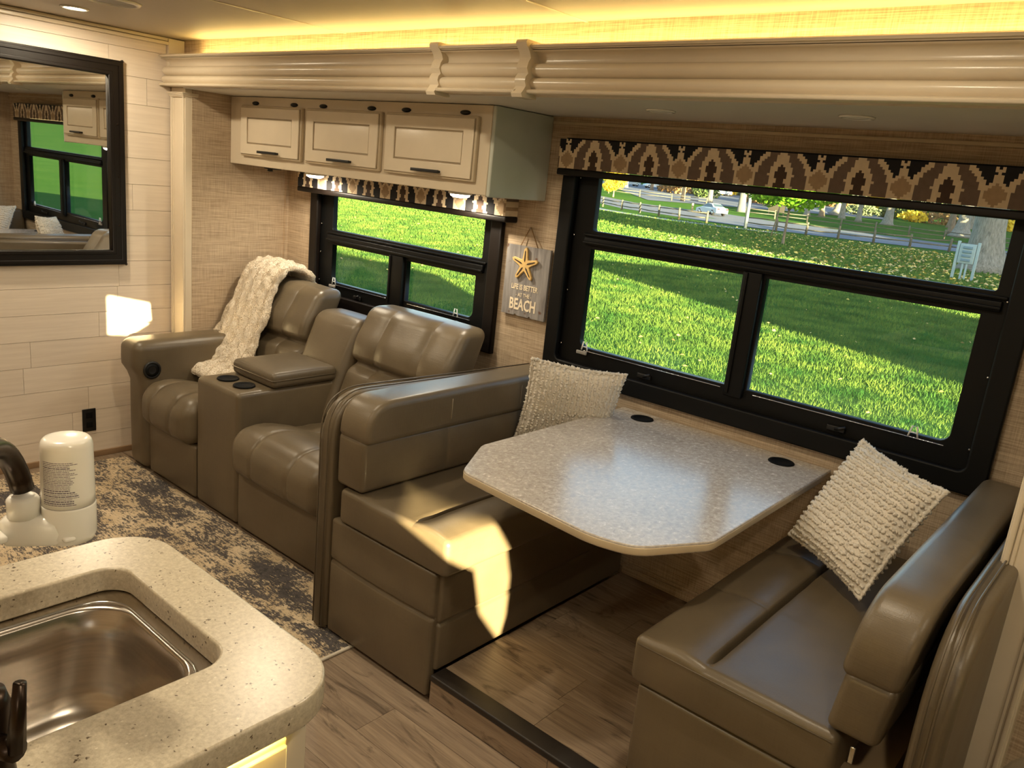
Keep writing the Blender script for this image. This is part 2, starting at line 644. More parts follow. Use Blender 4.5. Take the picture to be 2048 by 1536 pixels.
# ------------------------------------------------------------------ left wall with shiplap boards
wl = tag(obj('wall_left', box(XL - .1, XL - .012, YF - .08, YM + .6, -.75, 2.3), M['gap'], None, False), kind='structure')
rnd = random.Random(5)
k0 = .995 - .1245 * 8
z = k0
row = 0
while z < 2.03:
    z1 = min(z + .1245, 2.035)
    za = max(z, .028)
    y = YF - rnd.random() * .5
    while y < 2.05:
        ln = .55 + rnd.random() * .5
        a, b_ = max(y, YF), min(y + ln, 2.05)
        if b_ - a > .02:
            obj('wall_board', box(XL - .011, XL, a + .0007, b_ - .0007, za + .0008, z1 - .0008), M['shiplap'], wl, False, (XL, (a + b_) / 2, (za + z1) / 2))
        y += ln
    z = z1
    row += 1
obj('corner_molding', jn(rb(XL - .02, XL + .02, 2.03, 2.111, 1.86, 2.066, .003), rb(XL, XL + .022, YF, 2.03, 2.034, 2.05, .003), rb(XL, XL + .012, YF, 2.052, 2.053, 2.068, .003)), M['cream'], wl)
tag(obj('baseboard_left', rb(XL, XL + .012, YF, 2.05, 0.0005, .030, .002), plain('baseboard_wood', srgb(150, 122, 92), .5), None), kind='structure')

# ------------------------------------------------------------------ ceiling
ce = tag(obj('ceiling', box(XL - .1, XE, YF - .05, YM + .06, ZC + .012, 2.35), M['exterior'], None, False), kind='structure')
xs = [XL - .02, -2.765, -1.592, -.42, .75, 1.93]
for a, b_ in zip(xs[:-1], xs[1:]):
    obj('ceiling_panel', box(a + .003, b_ - .003, YF, YM + .03, ZC, ZC + .011), M['ceil'], ce, False, ((a + b_) / 2, 1, ZC))
for a in xs[1:-1]:
    obj('seam_strip', rb(a - .006, a + .006, YF, YM + .03, ZC - .0025, ZC + .002, .002), M['cream'], ce)
obj('ceiling_panel', box(1.94, XE, YF, YM + .03, ZC, ZC + .011), M['ceil'], ce, False, (3, 1, ZC))
# fascia above the slide-out opening
tag(obj('wall_fascia', jn(box(XL - .01, XE, 2.112, 2.16, 1.852, ZC + .01), ), M['linen'], None, False), kind='structure')
# body wall right of the slide-out, end wall, and the wall behind the camera
tag(obj('wall_body', jn(box(XR + .0, XE, 2.11, 2.16, -.75, 1.86)), M['linen'], None, False), kind='structure')
tag(obj('wall_end', box(XE - .05, XE, YF - .05, 2.16, -.75, 2.35), M['exterior'], None, False), kind='structure')

def back(x, y, z):
    """where the sun ray that lands on (x, y, z) crosses the wall behind the camera"""
    t = (y - (YF - .025)) / SUN_H.y
    return (x - SUN_H.x * t, z + SUN_T * t)
ap1 = [back(XL, 1.695, .822), back(XL, 1.94, .762), back(XL, 1.94, .70), back(XL, 1.80, .622), back(XL, 1.695, .632)]
ap2 = [back(*p) for p in ((-1.575, 1.473, .57), (-1.771, 1.683, .57), (-1.585, 1.693, .57), (-1.49, 1.75, .56), (-1.49, 1.841, .435), (-1.49, 1.892, .255), (-1.49, 1.853, .093), (-1.49, 1.737, .24), (-1.49, 1.694, .404))]
def bbox(pl, e=.06):
    return min(p[0] for p in pl) - e, max(p[0] for p in pl) + e, min(p[1] for p in pl) - e, max(p[1] for p in pl) + e
b1, b2 = bbox(ap1), bbox(ap2)
rect = lambda b: [(b[0], b[2]), (b[1], b[2]), (b[1], b[3]), (b[0], b[3])]
wf = tag(obj('wall_front', plate(rect((XL - .1, XE, -.75, 2.35)), [rect(b1), rect(b2)], .05, 0, lambda u, v, w: (u, YF - .05 + w, v)), M['linen'], None, False), kind='structure')
for b_, ap in ((b1, ap1), (b2, ap2)):
    obj('window_shade', plate(rect((b_[0] - .03, b_[1] + .03, b_[2] - .03, b_[3] + .03)), [ap], .004, 0, lambda u, v, w: (u, YF + .001 + w, v)), M['fabric_cream'], wf, False)  # unseen mask added over each opening, its hole cut to shape the sun patch

# ------------------------------------------------------------------ slide-out shell
H1 = (-3.585, -2.315, .87, 1.56)     # rough openings
H2 = (-1.965, -.355, .86, 1.72)
tag(obj('wall_window', plate(rect((XS - .06, XR + .06, -.05, ZS + .05)), [rect(H1), rect(H2)], .06, 0, lambda u, v, w: (u, YW + w, v)), M['linen'], None, False), kind='structure')
tag(obj('wall_slideout_left', jn(box(XS - .06, XS, YM - .02, YW, -.05, ZS + .05), box(XS, XS + .018, YW - .018, YW, ZF, ZS)), M['linen'], None, False), kind='structure')
tag(obj('wall_slideout_right', box(XR, XR + .06, YM + .062, YW, -.05, ZS + .05), M['linen'], None, False), kind='structure')
sc = tag(obj('ceiling_slideout', box(XS, XR, 2.035, YW, ZS, ZS + .05), M['slideceil'], None, False), kind='structure')
obj('slideout_roof', box(XS - .06, XR + .06, 2.17, YW + .06, ZS + .051, 1.97), M['exterior'], sc, False)
tag(obj('trim_1', rb(-2.085, XR, YW - .008, YW, ZS - .03, ZS - .018, .002), M['cream_glaze'], None), kind='structure')
tag(obj('baseboard_window', jn(rb(-1.48, -.80, YW - .014, YW, ZF + .001, ZF + .036, .003), rb(-1.48, -.80, YW - .006, YW, ZF + .036, ZF + .05, .002)), M['linen'], None), kind='structure')
tag(obj('wall_behind_sofa_floor', box(XS, -1.49, 2.101, YW, -.05, .0), M['gap'], None, False), kind='structure')

# crown across the slide-out opening
PROF = [(2.050, 1.845), (1.990, 1.845), (1.986, 1.8475), (1.985, 1.853), (1.990, 1.857), (2.003, 1.858), (2.012, 1.861), (2.006, 1.866), (2.001, 1.873), (2.000, 1.880), (2.004, 1.887), (2.014, 1.893), (2.026, 1.8955),
        (2.016, 1.899), (2.008, 1.906), (2.004, 1.914), (2.004, 1.922), (2.009, 1.930), (2.019, 1.936), (2.034, 1.939), (2.036, 1.947), (2.033, 1.956), (2.026, 1.963), (2.014, 1.9675), (2.0, 1.969), (1.998, 1.9710), (2.016, 1.9715), (2.016, 1.9735), (2.000, 1.974),
        (1.999, 1.976), (1.990, 1.9775), (1.987, 1.984), (1.993, 1.988), (2.055, 1.988), (2.055, 1.980), (2.112, 1.980), (2.112, 1.862), (2.050, 1.862)]
PROF.reverse()
cr = tag(obj('trim_2', sweepx(PROF, XL + .005, 1.2), M['cream'], None, True, autos=50), kind='structure')
def grow(pr, dy, sz=1.0):
    zc = 1.9165
    out = []
    for (y, z) in pr:
        if y < 2.04:
            out.append((y - dy, zc + (z - zc) * sz))
        else:
            out.append((y, z))
    return out
obj('joint_cover', sweepx(grow(PROF, .014, 1.02), -2.085, -1.735), M['cream'], cr, True, autos=50)
wav = lambda d: [(2.04, 1.832), (1.985 - d, 1.832), (1.978 - d, 1.842), (1.988 - d, 1.853), (1.997 - d, 1.866), (1.990 - d, 1.88), (1.993 - d, 1.893), (2.003 - d, 1.903), (1.994 - d, 1.918), (1.999 - d, 1.935), (2.008 - d, 1.948), (2.002 - d, 1.962), (1.994 - d, 1.972), (1.984 - d, 1.98), (1.98 - d, 1.990), (1.986 - d, 1.998), (2.06, 1.998), (2.06, 1.99), (2.04, 1.985)]
for xa in (-2.125, -1.742):
    obj('joint_bracket', sweepx(list(reversed(wav(.012))), xa, xa + .042), M['cream'], cr, True, autos=40)

# pilasters at both sides of the opening
def pilaster(n, x0, x1, y0, cap=True):
    t = thing('trim_%d' % n, ((x0 + x1) / 2, y0, 0), kind='structure')
    w = x1 - x0
    obj('shaft', rb(x0, x1, y0, YM + .01, .0 if n == 3 else ZF + .001, 1.8445, .003), M['cream'], t)
    obj('bead', jn(rb(x0 + .004, x0 + .016, y0 - .008, y0 + .002, .02 + ZF, 1.82, .004), rb(x1 - .016, x1 - .004, y0 - .008, y0 + .002, .02 + ZF, 1.82, .004), rb(x1 - .026, x1 - .018, y0 - .004, y0 + .002, .02 + ZF, 1.82, .002), rb(x0 + .018, x0 + .026, y0 - .004, y0 + .002, .02 + ZF, 1.82, .002)), M['cream'], t)
    if cap:
        for q in range(4):
            obj('capital_band', rb(x0 - .004 - .003 * q, x1 + .002 + .003 * q, y0 - .010 - .003 * q, YM + .01, 1.8005 + q * .0055, 1.8055 + q * .0055, .002), M['cream'], t)
    return t
pilaster(3, XL + .012, XS - .002, 2.045)
pilaster(4, -.19, -.082, 2.0)

# cove light strip lying on the crown
cove = thing('cove_light_strip', (-1.6, 2.08, 1.981), 'warm yellow light strip hidden on top of the crown molding', 'light strip')
obj('channel', rb(-3.86, 1.18, 2.066, 2.088, 1.9805, 1.9835, .001), M['white'], cove)
obj('glow', rb(-3.86, 1.18, 2.069, 2.085, 1.984, 1.9865, .001), emit('cove_emission', (1.0, .70, .22), 6), cove)
la = bpy.data.lights.new('cove_lamp', 'AREA')
la.shape = 'RECTANGLE'; la.size = 5.0; la.size_y = .014
la.energy = 9; la.color = (1.0, .72, .24)
lo = bpy.data.objects.new('cove_lamp', la); COL.objects.link(lo)
lo.parent = cove
lo.location = (.26, -.003, .008)
lo.rotation_euler = (PI, 0, 0)

# ceiling downlights
def downlight(x, y, z, on, label, r=.05, energy=10, group=None, col=WARM, lamp='downlight_lamp', est=30):
    t = thing('downlight', (x, y, z), label, 'light', group)
    obj('bezel', lathe([(r * .8, -.001), (r * .82, -.006), (r, -.005), (r * 1.04, -.0005)], (x, y, z), 28), M['white'], t)
    if on:
        obj('lens', lathe([(.0005, -.004), (r * .5, -.0045), (r * .8, -.003)], (x, y, z), 28), emit('lamp_emission', col, est), t)
        a = bpy.data.lights.new(lamp, 'AREA')
        a.shape = 'DISK'; a.size = r * 1.6; a.energy = energy; a.color = col
        o = bpy.data.objects.new(lamp, a); COL.objects.link(o)
        o.parent = t; o.location = (0, 0, -.009)
    else:
        obj('lens', lathe([(.0005, -.007), (r * .5, -.006), (r * .8, -.002)], (x, y, z), 28), M['white'], t)
    return t
downlight(-3.672, 1.465, ZC, True, 'lit round ceiling downlight near the shiplap wall above the mirror', .052, 9)
spk = thing('ceiling_speaker', (-3.27, 1.44, ZC), 'round white ceiling speaker beside the lit downlight', 'speaker')
obj('rim', lathe([(.078, -.001), (.08, -.009), (.092, -.008), (.098, -.0005)], (-3.27, 1.44, ZC), 36), M['white'], spk)
obj('grille', lathe([(.0005, -.005), (.05, -.006), (.078, -.003)], (-3.27, 1.44, ZC), 36), M['grey'], spk)
# the rest of the ceiling downlights: the row of the lit one (one of them glints on the worktop) and the row over the aisle
for (x, y, e, nm_) in ((-2.13, 1.41, 6.5, 'downlight_rug'), (-.6, 1.41, 6, 'downlight_table'), (.95, 1.41, 6, 'downlight_chair'), (-2.9, .3, 7, 'downlight_mirror'), (-1.36, .3, 7, 'downlight_sink'), (.2, .3, 7, 'downlight_galley')):
    downlight(x, y, ZC, True, 'lit round downlight in the ceiling over the kitchen aisle', .052, e, 'downlights over the kitchen aisle', lamp=nm_ + '_offscreen')
downlight(-1.395, 2.285, ZS, False, 'unlit round puck light in slide-out ceiling over the starfish-sign end of the table', .045)
downlight(-.79, 2.275, ZS, False, 'unlit round puck light in slide-out ceiling over the pilaster end of the table', .045)

# ------------------------------------------------------------------ windows
def window(n, tr, up, lo1, lo2):
    """tr = outer trim (x0,x1,z0,z1); up / lo1 / lo2 = panes"""
    t = thing('window_%d' % n, ((tr[0] + tr[1]) / 2, YW, tr[2]), kind='structure')
    tx0, tx1, tz0, tz1 = tr
    inn = (tx0 + .05, tx1 - .05, tz0 + .055, tz1 - .03)
    obj('trim_frame', plate(rect(tr), [rrect(*inn, .03)], .030, .006, lambda u, v, w: (u, YW - .030 + w, v)), M['espresso'] if n == 1 else M['black'], t)
    holes = [rrect(*up, .014), rrect(*lo1, .035, which=(1, 0, 0, 0)), rrect(*lo2, .035, which=(0, 1, 0, 0))]
    obj('sash', plate(rrect(tx0 + .035, tx1 - .035, tz0 + .04, tz1 - .015, .03), holes, .030, .003, lambda u, v, w: (u, YW + .003 + w, v)), M['black'], t)
    zb0, zb1 = lo1[3], up[2]
    obj('transom_rail', jn(rb(up[0] - .02, up[1] + .02, YW - .014, YW + .004, zb0 + .012, zb1 - .022, .004), rb(up[0] - .02, up[1] + .02, YW - .022, YW - .01, zb0 + .018, zb0 + .028, .003), rb(up[0] - .03, up[1] + .03, YW - .008, YW + .004, zb1 - .018, zb1 - .008, .003)), M['black'], t)
    obj('mullion', jn(rb(lo1[1] + .006, lo2[0] - .006, YW - .016, YW + .004, lo1[2] - .03, zb0 + .012, .004), rb(lo1[1] + .014, lo1[1] + .026, YW - .022, YW - .014, lo1[2] - .02, zb0 + .01, .003)), M['black'], t)
    for p in (up, lo1, lo2):
        obj('pane', box(p[0] - .006, p[1] + .006, YW + .022, YW + .026, p[2] - .006, p[3] + .006), M['glass'], t, False)
    # bright lower gasket lines under the two sliding panes
    for p in (lo1, lo2):
        obj('gasket', rb(p[0] + .03, p[1] - .012, YW - .003, YW + .003, p[2] - .010, p[2] - .0065, .0012), M['chrome'], t)
    # white A-shaped release tabs and small latches
    for px in (lo1[0] + .035, lo2[1] - .10):
        a = jn(tube([(px - .014, YW - .003, lo1[2] - .006), (px - .007, YW - .003, lo1[2] + .028), (px + .007, YW - .003, lo1[2] + .028), (px + .014, YW - .003, lo1[2] - .006)], .0028, 6), tube([(px - .009, YW - .003, lo1[2] + .008), (px + .009, YW - .003, lo1[2] + .008)], .002, 6))
        obj('release_tab', a, M['whiteflat'], t)
    obj('latch_block', rb(lo1[0] + .0, lo1[0] + .05, YW - .010, YW - .001, lo1[2] - .024, lo1[2] - .010, .003), M['grey'], t)
    for px in ((lo1[0] + lo1[1]) / 2, (lo2[0] + lo2[1]) / 2):
        obj('latch', jn(rb(px - .03, px + .03, YW - .008, YW + .002, lo1[2] - .055, lo1[2] - .035, .004), tube([(px, YW - .010, lo1[2] - .045), (px + .02, YW - .022, lo1[2] - .036), (px + .034, YW - .022, lo1[2] - .03)], .005, 8)), M['blackmatte'], t)
    for i in range(4):
        for sx in (tx0 + .062, tx1 - .062):
            zz = lo1[2] + i * (up[3] - lo1[2]) / 3.2
            obj('screw', lathe([(.004, 0), (.004, -.003), (.002, -.004), (.0003, -.004)], (sx, YW + .0, zz), 8, 'y'), M['chrome'], t)
    return t
window(1, (-3.63, -2.29, .835, 1.60), (-3.482, -2.406, 1.226, 1.43), (-3.475, -3.010, .955, 1.156), (-2.897, -2.435, .955, 1.153))
window(2, (-1.985, -.335, .83, 1.755), (-1.842, -.427, 1.417, 1.66), (-1.838, -1.190, .955, 1.352), (-1.110, -.454, .955, 1.352))

# ------------------------------------------------------------------ valances with stepped woven pattern
def interp(tb, r):
    for (a, va), (b, vb) in zip(tb[:-1], tb[1:]):
        if r <= b:
            return va + (vb - va) * (r - a) / (b - a)
    return tb[-1][1]
BL = [(0, 10.1), (3.5, 7.7), (6, 6.3), (9.6, 5.0), (11.5, 4.9), (16, 5.0)]
BR = [(0, 13.3), (3.5, 12.5), (6, 11.2), (9.6, 9.9), (11.5, 10.2), (13, 10.9), (14.5, 10.0), (16, 9.9)]
AD = [(0, 0), (5.0, 0), (5.5, .5), (9.6, 2.7), (11.5, 2.0), (13, .9), (14.5, 2.2), (16, 2.4)]
BLK = [(0, 1.5), (3, .7), (7.8, 2.8)]
BKR = [(0, 7.7), (1, 7.2), (3.5, 5.3), (6, 3.9), (7.8, 2.9)]
def cell(cx, r, swap):
    a = abs(((cx + 15) % 30) - 15)
    rr = r
    if rr < 7.6 and interp(BLK, rr) <= a <= interp(BKR, rr):
        return 2 if swap else 1
    if rr < .7 and a < 1.0:
        return 1
    if a / 3.9 + abs(rr - 11.3) / 5.4 < 1:
        return 4
    if rr > 4 and abs(15 - a) < interp(AD, rr):
        return 3
    if interp(BL, rr) < a < interp(BR, rr):
        return 1 if swap else 2
    return 0
def valance(x0, x1, z0, z1, y0, phase, swap, label, rows=15, drop=0):
    t = thing('window_valance', ((x0 + x1) / 2, YW, z0), label, 'valance')
    obj('board', rb(x0 + .002, x1 - .002, y0 + .002, YW - .001, z0 + .001, z1 - .001, .004), M['fabric_cream'], t)
    cs = .2435 / 30
    nx = int(round((x1 - x0) / cs))
    ny = int(round(YW * 0 + (YW - y0) / cs))
    V, F, Mi = [], [], []
    hz = (z1 - z0) / rows
    # wraps round the two short returns as well as the face
    path = [(x0, YW - .002)] + [(x0, y0 + .004)] + [(x0 + i * (x1 - x0) / nx, y0) for i in range(1, nx)] + [(x1, y0 + .004), (x1, YW - .002)]
    for (px, py) in path:
        for k in range(rows + 1):
            V.append((px, py, z1 - k * hz))
    R1 = rows + 1
    for i in range(len(path) - 1):
        for k in range(rows):
            F.append((i * R1 + k, i * R1 + k + 1, (i + 1) * R1 + k + 1, (i + 1) * R1 + k))
            Mi.append(cell(i + phase, drop + (k + .5) * (16 - drop) / rows, swap))
    obj('patterned_fabric', (V, F), [M['fabric_cream'], M['fabric_black'], M['fabric_brown'], M['fabric_dark'], M['fabric_tan']], t, False, mids=Mi)
    obj('shade_roller', rb(x0 - .004, x1 + .004, y0 + .004, YW - .001, z0 - .026, z0 - .001, .006), M['espresso'], t)
    return t
valance(-3.680, -2.225, 1.432, 1.514, 2.545, 3, True, 'short patterned valance half hidden below the overhead cabinet', 11, 4)
valance(-1.985, -.385, 1.645, 1.753, 2.55, -6, False, 'long ikat-patterned valance over the dinette window')

# ------------------------------------------------------------------ overhead cabinet
CX0, CX1, CY, CZ0, CZ1 = XS + .002, -2.085, 2.285, 1.513, ZS - .002
cb = thing('overhead_cabinet', ((CX0 + CX1) / 2, 2.62, CZ0), 'cream three-door overhead cabinet with black pulls above the sofa window', 'cabinet')
obj('carcass', jn(rb(CX0, CX1 - .018, CY, 2.505, CZ0, CZ1, .004), rb(CX0, CX1 - .018, 2.5, YW - .001, 1.53, CZ1, .003)), M['cream'], cb)
obj('end_panel', rb(CX1 - .018, CX1, CY + .001, YW - .001, CZ0 - .004, CZ1, .006), M['sage'], cb)
doors = [(-3.762, -3.258), (-3.222, -2.703), (-2.672, -2.155)]
for a, b_ in doors:
    d = obj('door', rb(a, b_, CY - .019, CY - .0005, 1.557, 1.796, .005), M['cream_glaze'], cb)
    o_ = (a + .012, b_ - .012, 1.569, 1.784)
    i_ = (a + .062, b_ - .062, 1.614, 1.742)
    obj('door_frame', plate(rect(o_), [rect(i_)], .008, .002, lambda u, v, w: (u, CY - .027 + w, v)), M['cream'], d)
    obj('glaze_line', plate(rect((i_[0] - .001, i_[1] + .001, i_[2] - .001, i_[3] + .001)), [rect((i_[0] + .006, i_[1] - .006, i_[2] + .006, i_[3] - .006))], .002, 0, lambda u, v, w: (u, CY - .0215 + w, v)), M['glaze'], d, False)
    obj('center_panel', rb(i_[0] + .008, i_[1] - .008, CY - .0235, CY - .018, i_[2] + .008, i_[3] - .008, .004), M['cream'], d)
    obj('edge_line', plate(rect((a + .0095, b_ - .0095, 1.5665, 1.7865)), [rect(o_)], .002, 0, lambda u, v, w: (u, CY - .0205 + w, v)), M['glaze'], d, False)
    c_ = (a + b_) / 2 + .02
    obj('handle', jn(rb(c_ - .078, c_ + .078, CY - .052, CY - .044, 1.576, 1.588, .002), rb(c_ - .068, c_ - .058, CY - .046, CY - .026, 1.577, 1.587, .002), rb(c_ + .058, c_ + .068, CY - .046, CY - .026, 1.577, 1.587, .002)), M['blackmatte'], d)
    for hx in (a + .10, b_ - .085):
        obj('hinge_cap', lathe([(.0005, -.012), (.014, -.010), (.021, -.004), (.022, 0)], (hx, CY, 1.808), 18, 'y', (.42, 1.25)), M['blackmatte'], d)
kn = obj('knob', jn(rb(-3.66, -3.58, CY + .05, CY + .10, CZ0 - .008, CZ0 - .0005, .003), lathe([(.012, -.008), (.014, -.018), (.002, -.02)], (-3.62, CY + .06, CZ0), 14)), M['blackmatte'], cb)
for (x, lb) in ((-3.40, 'lit puck light under the cabinet by the throw-blanket end of the short valance'), (-2.40, 'lit puck light under the cabinet near its pale sage end panel')):
    t = thing('puck_light', (x, 2.455, CZ0), lb, 'light')
    obj('housing', lathe([(.046, -.0005), (.050, -.004), (.050, -.012), (.042, -.014)], (x, 2.455, CZ0), 28), M['white'], t)
    obj('lens', lathe([(.042, -.013), (.040, -.020), (.028, -.026), (.0005, -.028)], (x, 2.455, CZ0), 28), emit('puck_emission', (1, .88, .68), 14), t)
    a = bpy.data.lights.new('puck_lamp', 'AREA')
    a.shape = 'DISK'; a.size = .06; a.energy = 3.2; a.color = (1, .86, .64)
    o = bpy.data.objects.new('puck_lamp', a); COL.objects.link(o)
    o.parent = t; o.location = (0, 0, -.030)

# ------------------------------------------------------------------ mirror
MY0, MY1, MZ0, MZ1 = .80, 1.805, .985, 1.921
mr = thing('wall_mirror', (XL, 1.3, MZ0), 'wide mirror in a dark espresso frame on the shiplap wall', 'mirror')
def yz(x0):
    return lambda u, v, w: (x0 + w, u, v)
fw = .062
for nm, poly in (('frame_bar', [(MY0, MZ0), (MY1, MZ0), (MY1 - fw, MZ0 + fw), (MY0 + fw, MZ0 + fw)]), ('frame_bar', [(MY1, MZ0), (MY1, MZ1), (MY1 - fw, MZ1 - fw), (MY1 - fw, MZ0 + fw)]),
                 ('frame_bar', [(MY1, MZ1), (MY0, MZ1), (MY0 + fw, MZ1 - fw), (MY1 - fw, MZ1 - fw)]), ('frame_bar', [(MY0, MZ1), (MY0, MZ0), (MY0 + fw, MZ0 + fw), (MY0 + fw, MZ1 - fw)])):
    obj(nm, plate(poly, [], .028, .004, yz(XL + .0005)), M['espresso'], mr)
for k, (e, hh) in enumerate(((.008, .033), (fw - .012, .031))):
    obj('frame_molding', plate(rect((MY0 + e, MY1 - e, MZ0 + e, MZ1 - e)), [rect((MY0 + e + .01, MY1 - e - .01, MZ0 + e + .01, MZ1 - e - .01))], .012, .003, yz(XL + hh - .012)), M['espresso'], mr)
obj('glass', box(XL + .004, XL + .010, MY0 + .045, MY1 - .045, MZ0 + .045, MZ1 - .045), M['mirror'], mr, False)
for (yy, zz) in ((MY1 - .03, 1.17), (MY1 - .03, 1.40), (MY1 - .03, 1.64)):
    obj('mounting_screw', lathe([(.004, .028), (.004, .030), (.0005, .031)], (XL, yy, zz), 10, 'x'), M['bronze'], mr)

# black outlet low on the shiplap wall
ot = thing('wall_outlet', (XL, 1.615, .14), 'black duplex outlet plate low on the shiplap wall', 'outlet')
obj('plate', rb(XL + .0003, XL + .006, 1.583, 1.648, .140, .258, .003), M['blackmatte'], ot)
for zz in (.175, .225):
    obj('socket', rb(XL + .005, XL + .008, 1.600, 1.631, zz - .015, zz + .015, .004), M['tint'], ot)

# ------------------------------------------------------------------ beach sign
sg = thing('wall_sign', (-2.13, YW, 1.02), 'grey plank sign with a starfish, reading LIFE IS BETTER AT THE BEACH', 'sign')
sx0, sx1, sz0, sz1 = -2.247, -2.012, 1.026, 1.318
w3 = (sx1 - sx0) / 3
for k in range(3):
    a = sx0 + k * w3
    nk = .007
    poly = [(a + .0008, sz0 + (nk if k else 0)), (a + .008, sz0), (a + w3 - .009, sz0), (a + w3 - .0008, sz0 + (nk if k < 2 else 0)), (a + w3 - .0008, sz1), (a + .0008, sz1)]
    obj('board', plate(poly, [], .012, .001, lambda u, v, w: (u, YW - .0205 + w, v)), M['greywood'], sg, False, (a + w3 / 2, YW - .015, 1.17))
for zz in (1.07, 1.24):
    obj('batten', box(sx0 + .02, sx1 - .02, YW - .0085, YW - .001, zz, zz + .03), M['greywood'], sg, False)
def sgmap(cx, cz, y):
    return lambda u, v, w: (cx + u, y - w, cz + v)
star = []
cx, cz = -2.137, 1.243
for k in range(5):
    a = PI / 2 + k * 2 * PI / 5
    for da, rr in ((-.30, .026), (-.085, .066), (-.03, .071), (.03, .071), (.085, .066), (.30, .026)):
        pass
    for da, rr in ((-.33, .033), (-.10, .064), (0, .070), (.10, .064), (.33, .033)):
        star.append((rr * math.cos(a + da), rr * math.sin(a + da)))
    star.append((.0235 * math.cos(a + PI / 5), .0235 * math.sin(a + PI / 5)))
sf = obj('starfish', plate(star, [], .010, .002, sgmap(cx, cz, YW - .0207)), M['starfish'], sg)
for k in range(5):
    a = PI / 2 + k * 2 * PI / 5
    p = lambda r, o: (r * math.cos(a) - o * math.sin(a), r * math.sin(a) + o * math.cos(a))
    obj('slot', plate([p(.012, 0), p(.02, .0032), p(.055, .0022), p(.06, 0), p(.055, -.0022), p(.02, -.0032)], [], .002, 0, sgmap(cx, cz, YW - .0300)), M['starslot'], sf, False)
def word(s, size, x, z, sx, bold):
    obj('lettering', text_geo(s, size, lambda u, v, w: (x + u, YW - .0212 - w, z + v), sx, .0012, bold), M['lettering'], sg, False)
word('LIFE IS BETTER', .0315, -2.131, 1.137, .72, .0006)
word('- AT THE -', .0235, -2.131, 1.107, .80, .0003)
word('BEACH', .066, -2.133, 1.052, .70, .0016)
obj('twine', tube([(-2.181, YW - .012, 1.318), (-2.146, YW - .004, 1.397), (-2.142, YW - .004, 1.397), (-2.088, YW - .012, 1.318)], .0018, 6), M['twine'], sg)
obj('nail', lathe([(.003, 0), (.003, -.008), (.0003, -.009)], (-2.144, YW, 1.393), 8, 'y'), M['grey'], sg)

# ------------------------------------------------------------------ loveseat
def gauss(x, c, w):
    return math.exp(-((x - c) / w) ** 2)
L, LD = M['leather'], M['leather_dark']
sofa = thing('reclining_loveseat', (-3.0, 2.2, 0.009), 'taupe leather reclining loveseat with a cupholder console under the cabinet', 'sofa')
def armfn(x, y, z, t):
    # rolled over the top: the top bulges forward and outward over the straight front
    k = max(0, min(1, (z - .46) / .08))
    if y < 1.95:
        y -= .036 * k * k * (3 - 2 * k) * max(0, 1 - (y - 1.735) / .2)
    x -= .018 * k * (1 if t[0] < 0 else .3)
    return (x, y, z)
obj('arm', cushion((-3.870, -3.70, 1.735, 2.28, .012, .655), .045, (5, 10, 14), (0, .006, .006), fn=armfn), L, sofa)
obj('arm', cushion((-2.268, -2.095, 1.742, 2.28, .012, .64), .07, 5), L, sofa)
rbn = thing('recline_button', (-3.7, 1.775, .52)); rbn.parent = sofa; rbn.location = Vector((-3.70, 1.775, .52)) - sofa.location
obj('bezel', lathe([(.042, 0), (.044, .006), (.036, .011), (.033, .008)], (-3.70, 1.775, .52), 28, 'x'), M['blackmatte'], rbn)
obj('lever', lathe([(.0005, .005), (.033, .006), (.033, .009), (.018, .008), (.0005, .0078)], (-3.70, 1.775, .52), 28, 'x'), M['black'], rbn)
def seat(x0, x1, nm='seat'):
    w = x1 - x0
    s1, s2 = x0 + w * .30, x1 - w * .30
    def fn(x, y, z, t):
        # roll-over front edge, pillow top that dips toward the back
        if z > .36:
            z += .035 * gauss(y, 1.82, .12) - .02 * max(0, (y - 1.9) / .3)
            z -= .010 * gauss(y, 2.02, .03)
            for s in (s1, s2):
                z -= .006 * gauss(x, s, .006)
        if y < 1.80:
            for s in (s1, s2):
                y += .006 * gauss(x, s, .006)
            # small puckers along the lower front edge
            y += .003 * math.sin(x * 120) * max(0, (.34 - z) / .1)
        return (x, y, z)
    nd = (s1 - .008, s1, s1 + .008, s2 - .008, s2, s2 + .008)
    st = obj(nm, cushion((x0 + .004, x1 - .004, 1.705, 2.30, .262, .445), .066, (10, 12, 6), (0, .015, .012), (nd, (), ()), fn), L, sofa)
    obj('footrest_panel', cushion((x0 + .006, x1 - .006, 1.757, 1.80, .014, .262), .012, 4, (0, .006, 0)), L, sofa)
    obj('seat_base', box(x0 + .01, x1 - .01, 1.80, 2.45, .05, .26), M['gap'], sofa, False)
    return st
seat(-3.70, -3.252)
seat(-2.905, -2.27)
def rounded_top(x, y, z, t):
    return (x, y, z)
con = obj('console', cushion((-3.248, -2.908, 1.757, 2.34, .012, .602), .022, 5, (0, .004, .002)), L, sofa)
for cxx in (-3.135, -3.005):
    obj('cup_holder', jn(lathe([(.0005, .001), (.036, .0012), (.037, .004), (.045, .006), (.047, .003), (.047, 0)], (cxx, 1.845, .6045), 28)), M['tint'], con)  # flat disc; the shade of the well's depth is put into its black
obj('console_lid', cushion((-3.225, -2.895, 1.915, 2.255, .604, .672), .022, 5, (0, 0, .006)), LD, sofa)
obj('lid_seam', tube([(-3.218, 1.9135, .640), (-2.902, 1.9135, .640), (-2.8935, 1.925, .640), (-2.8935, 2.24, .640)], .0022, 6), LD, sofa)
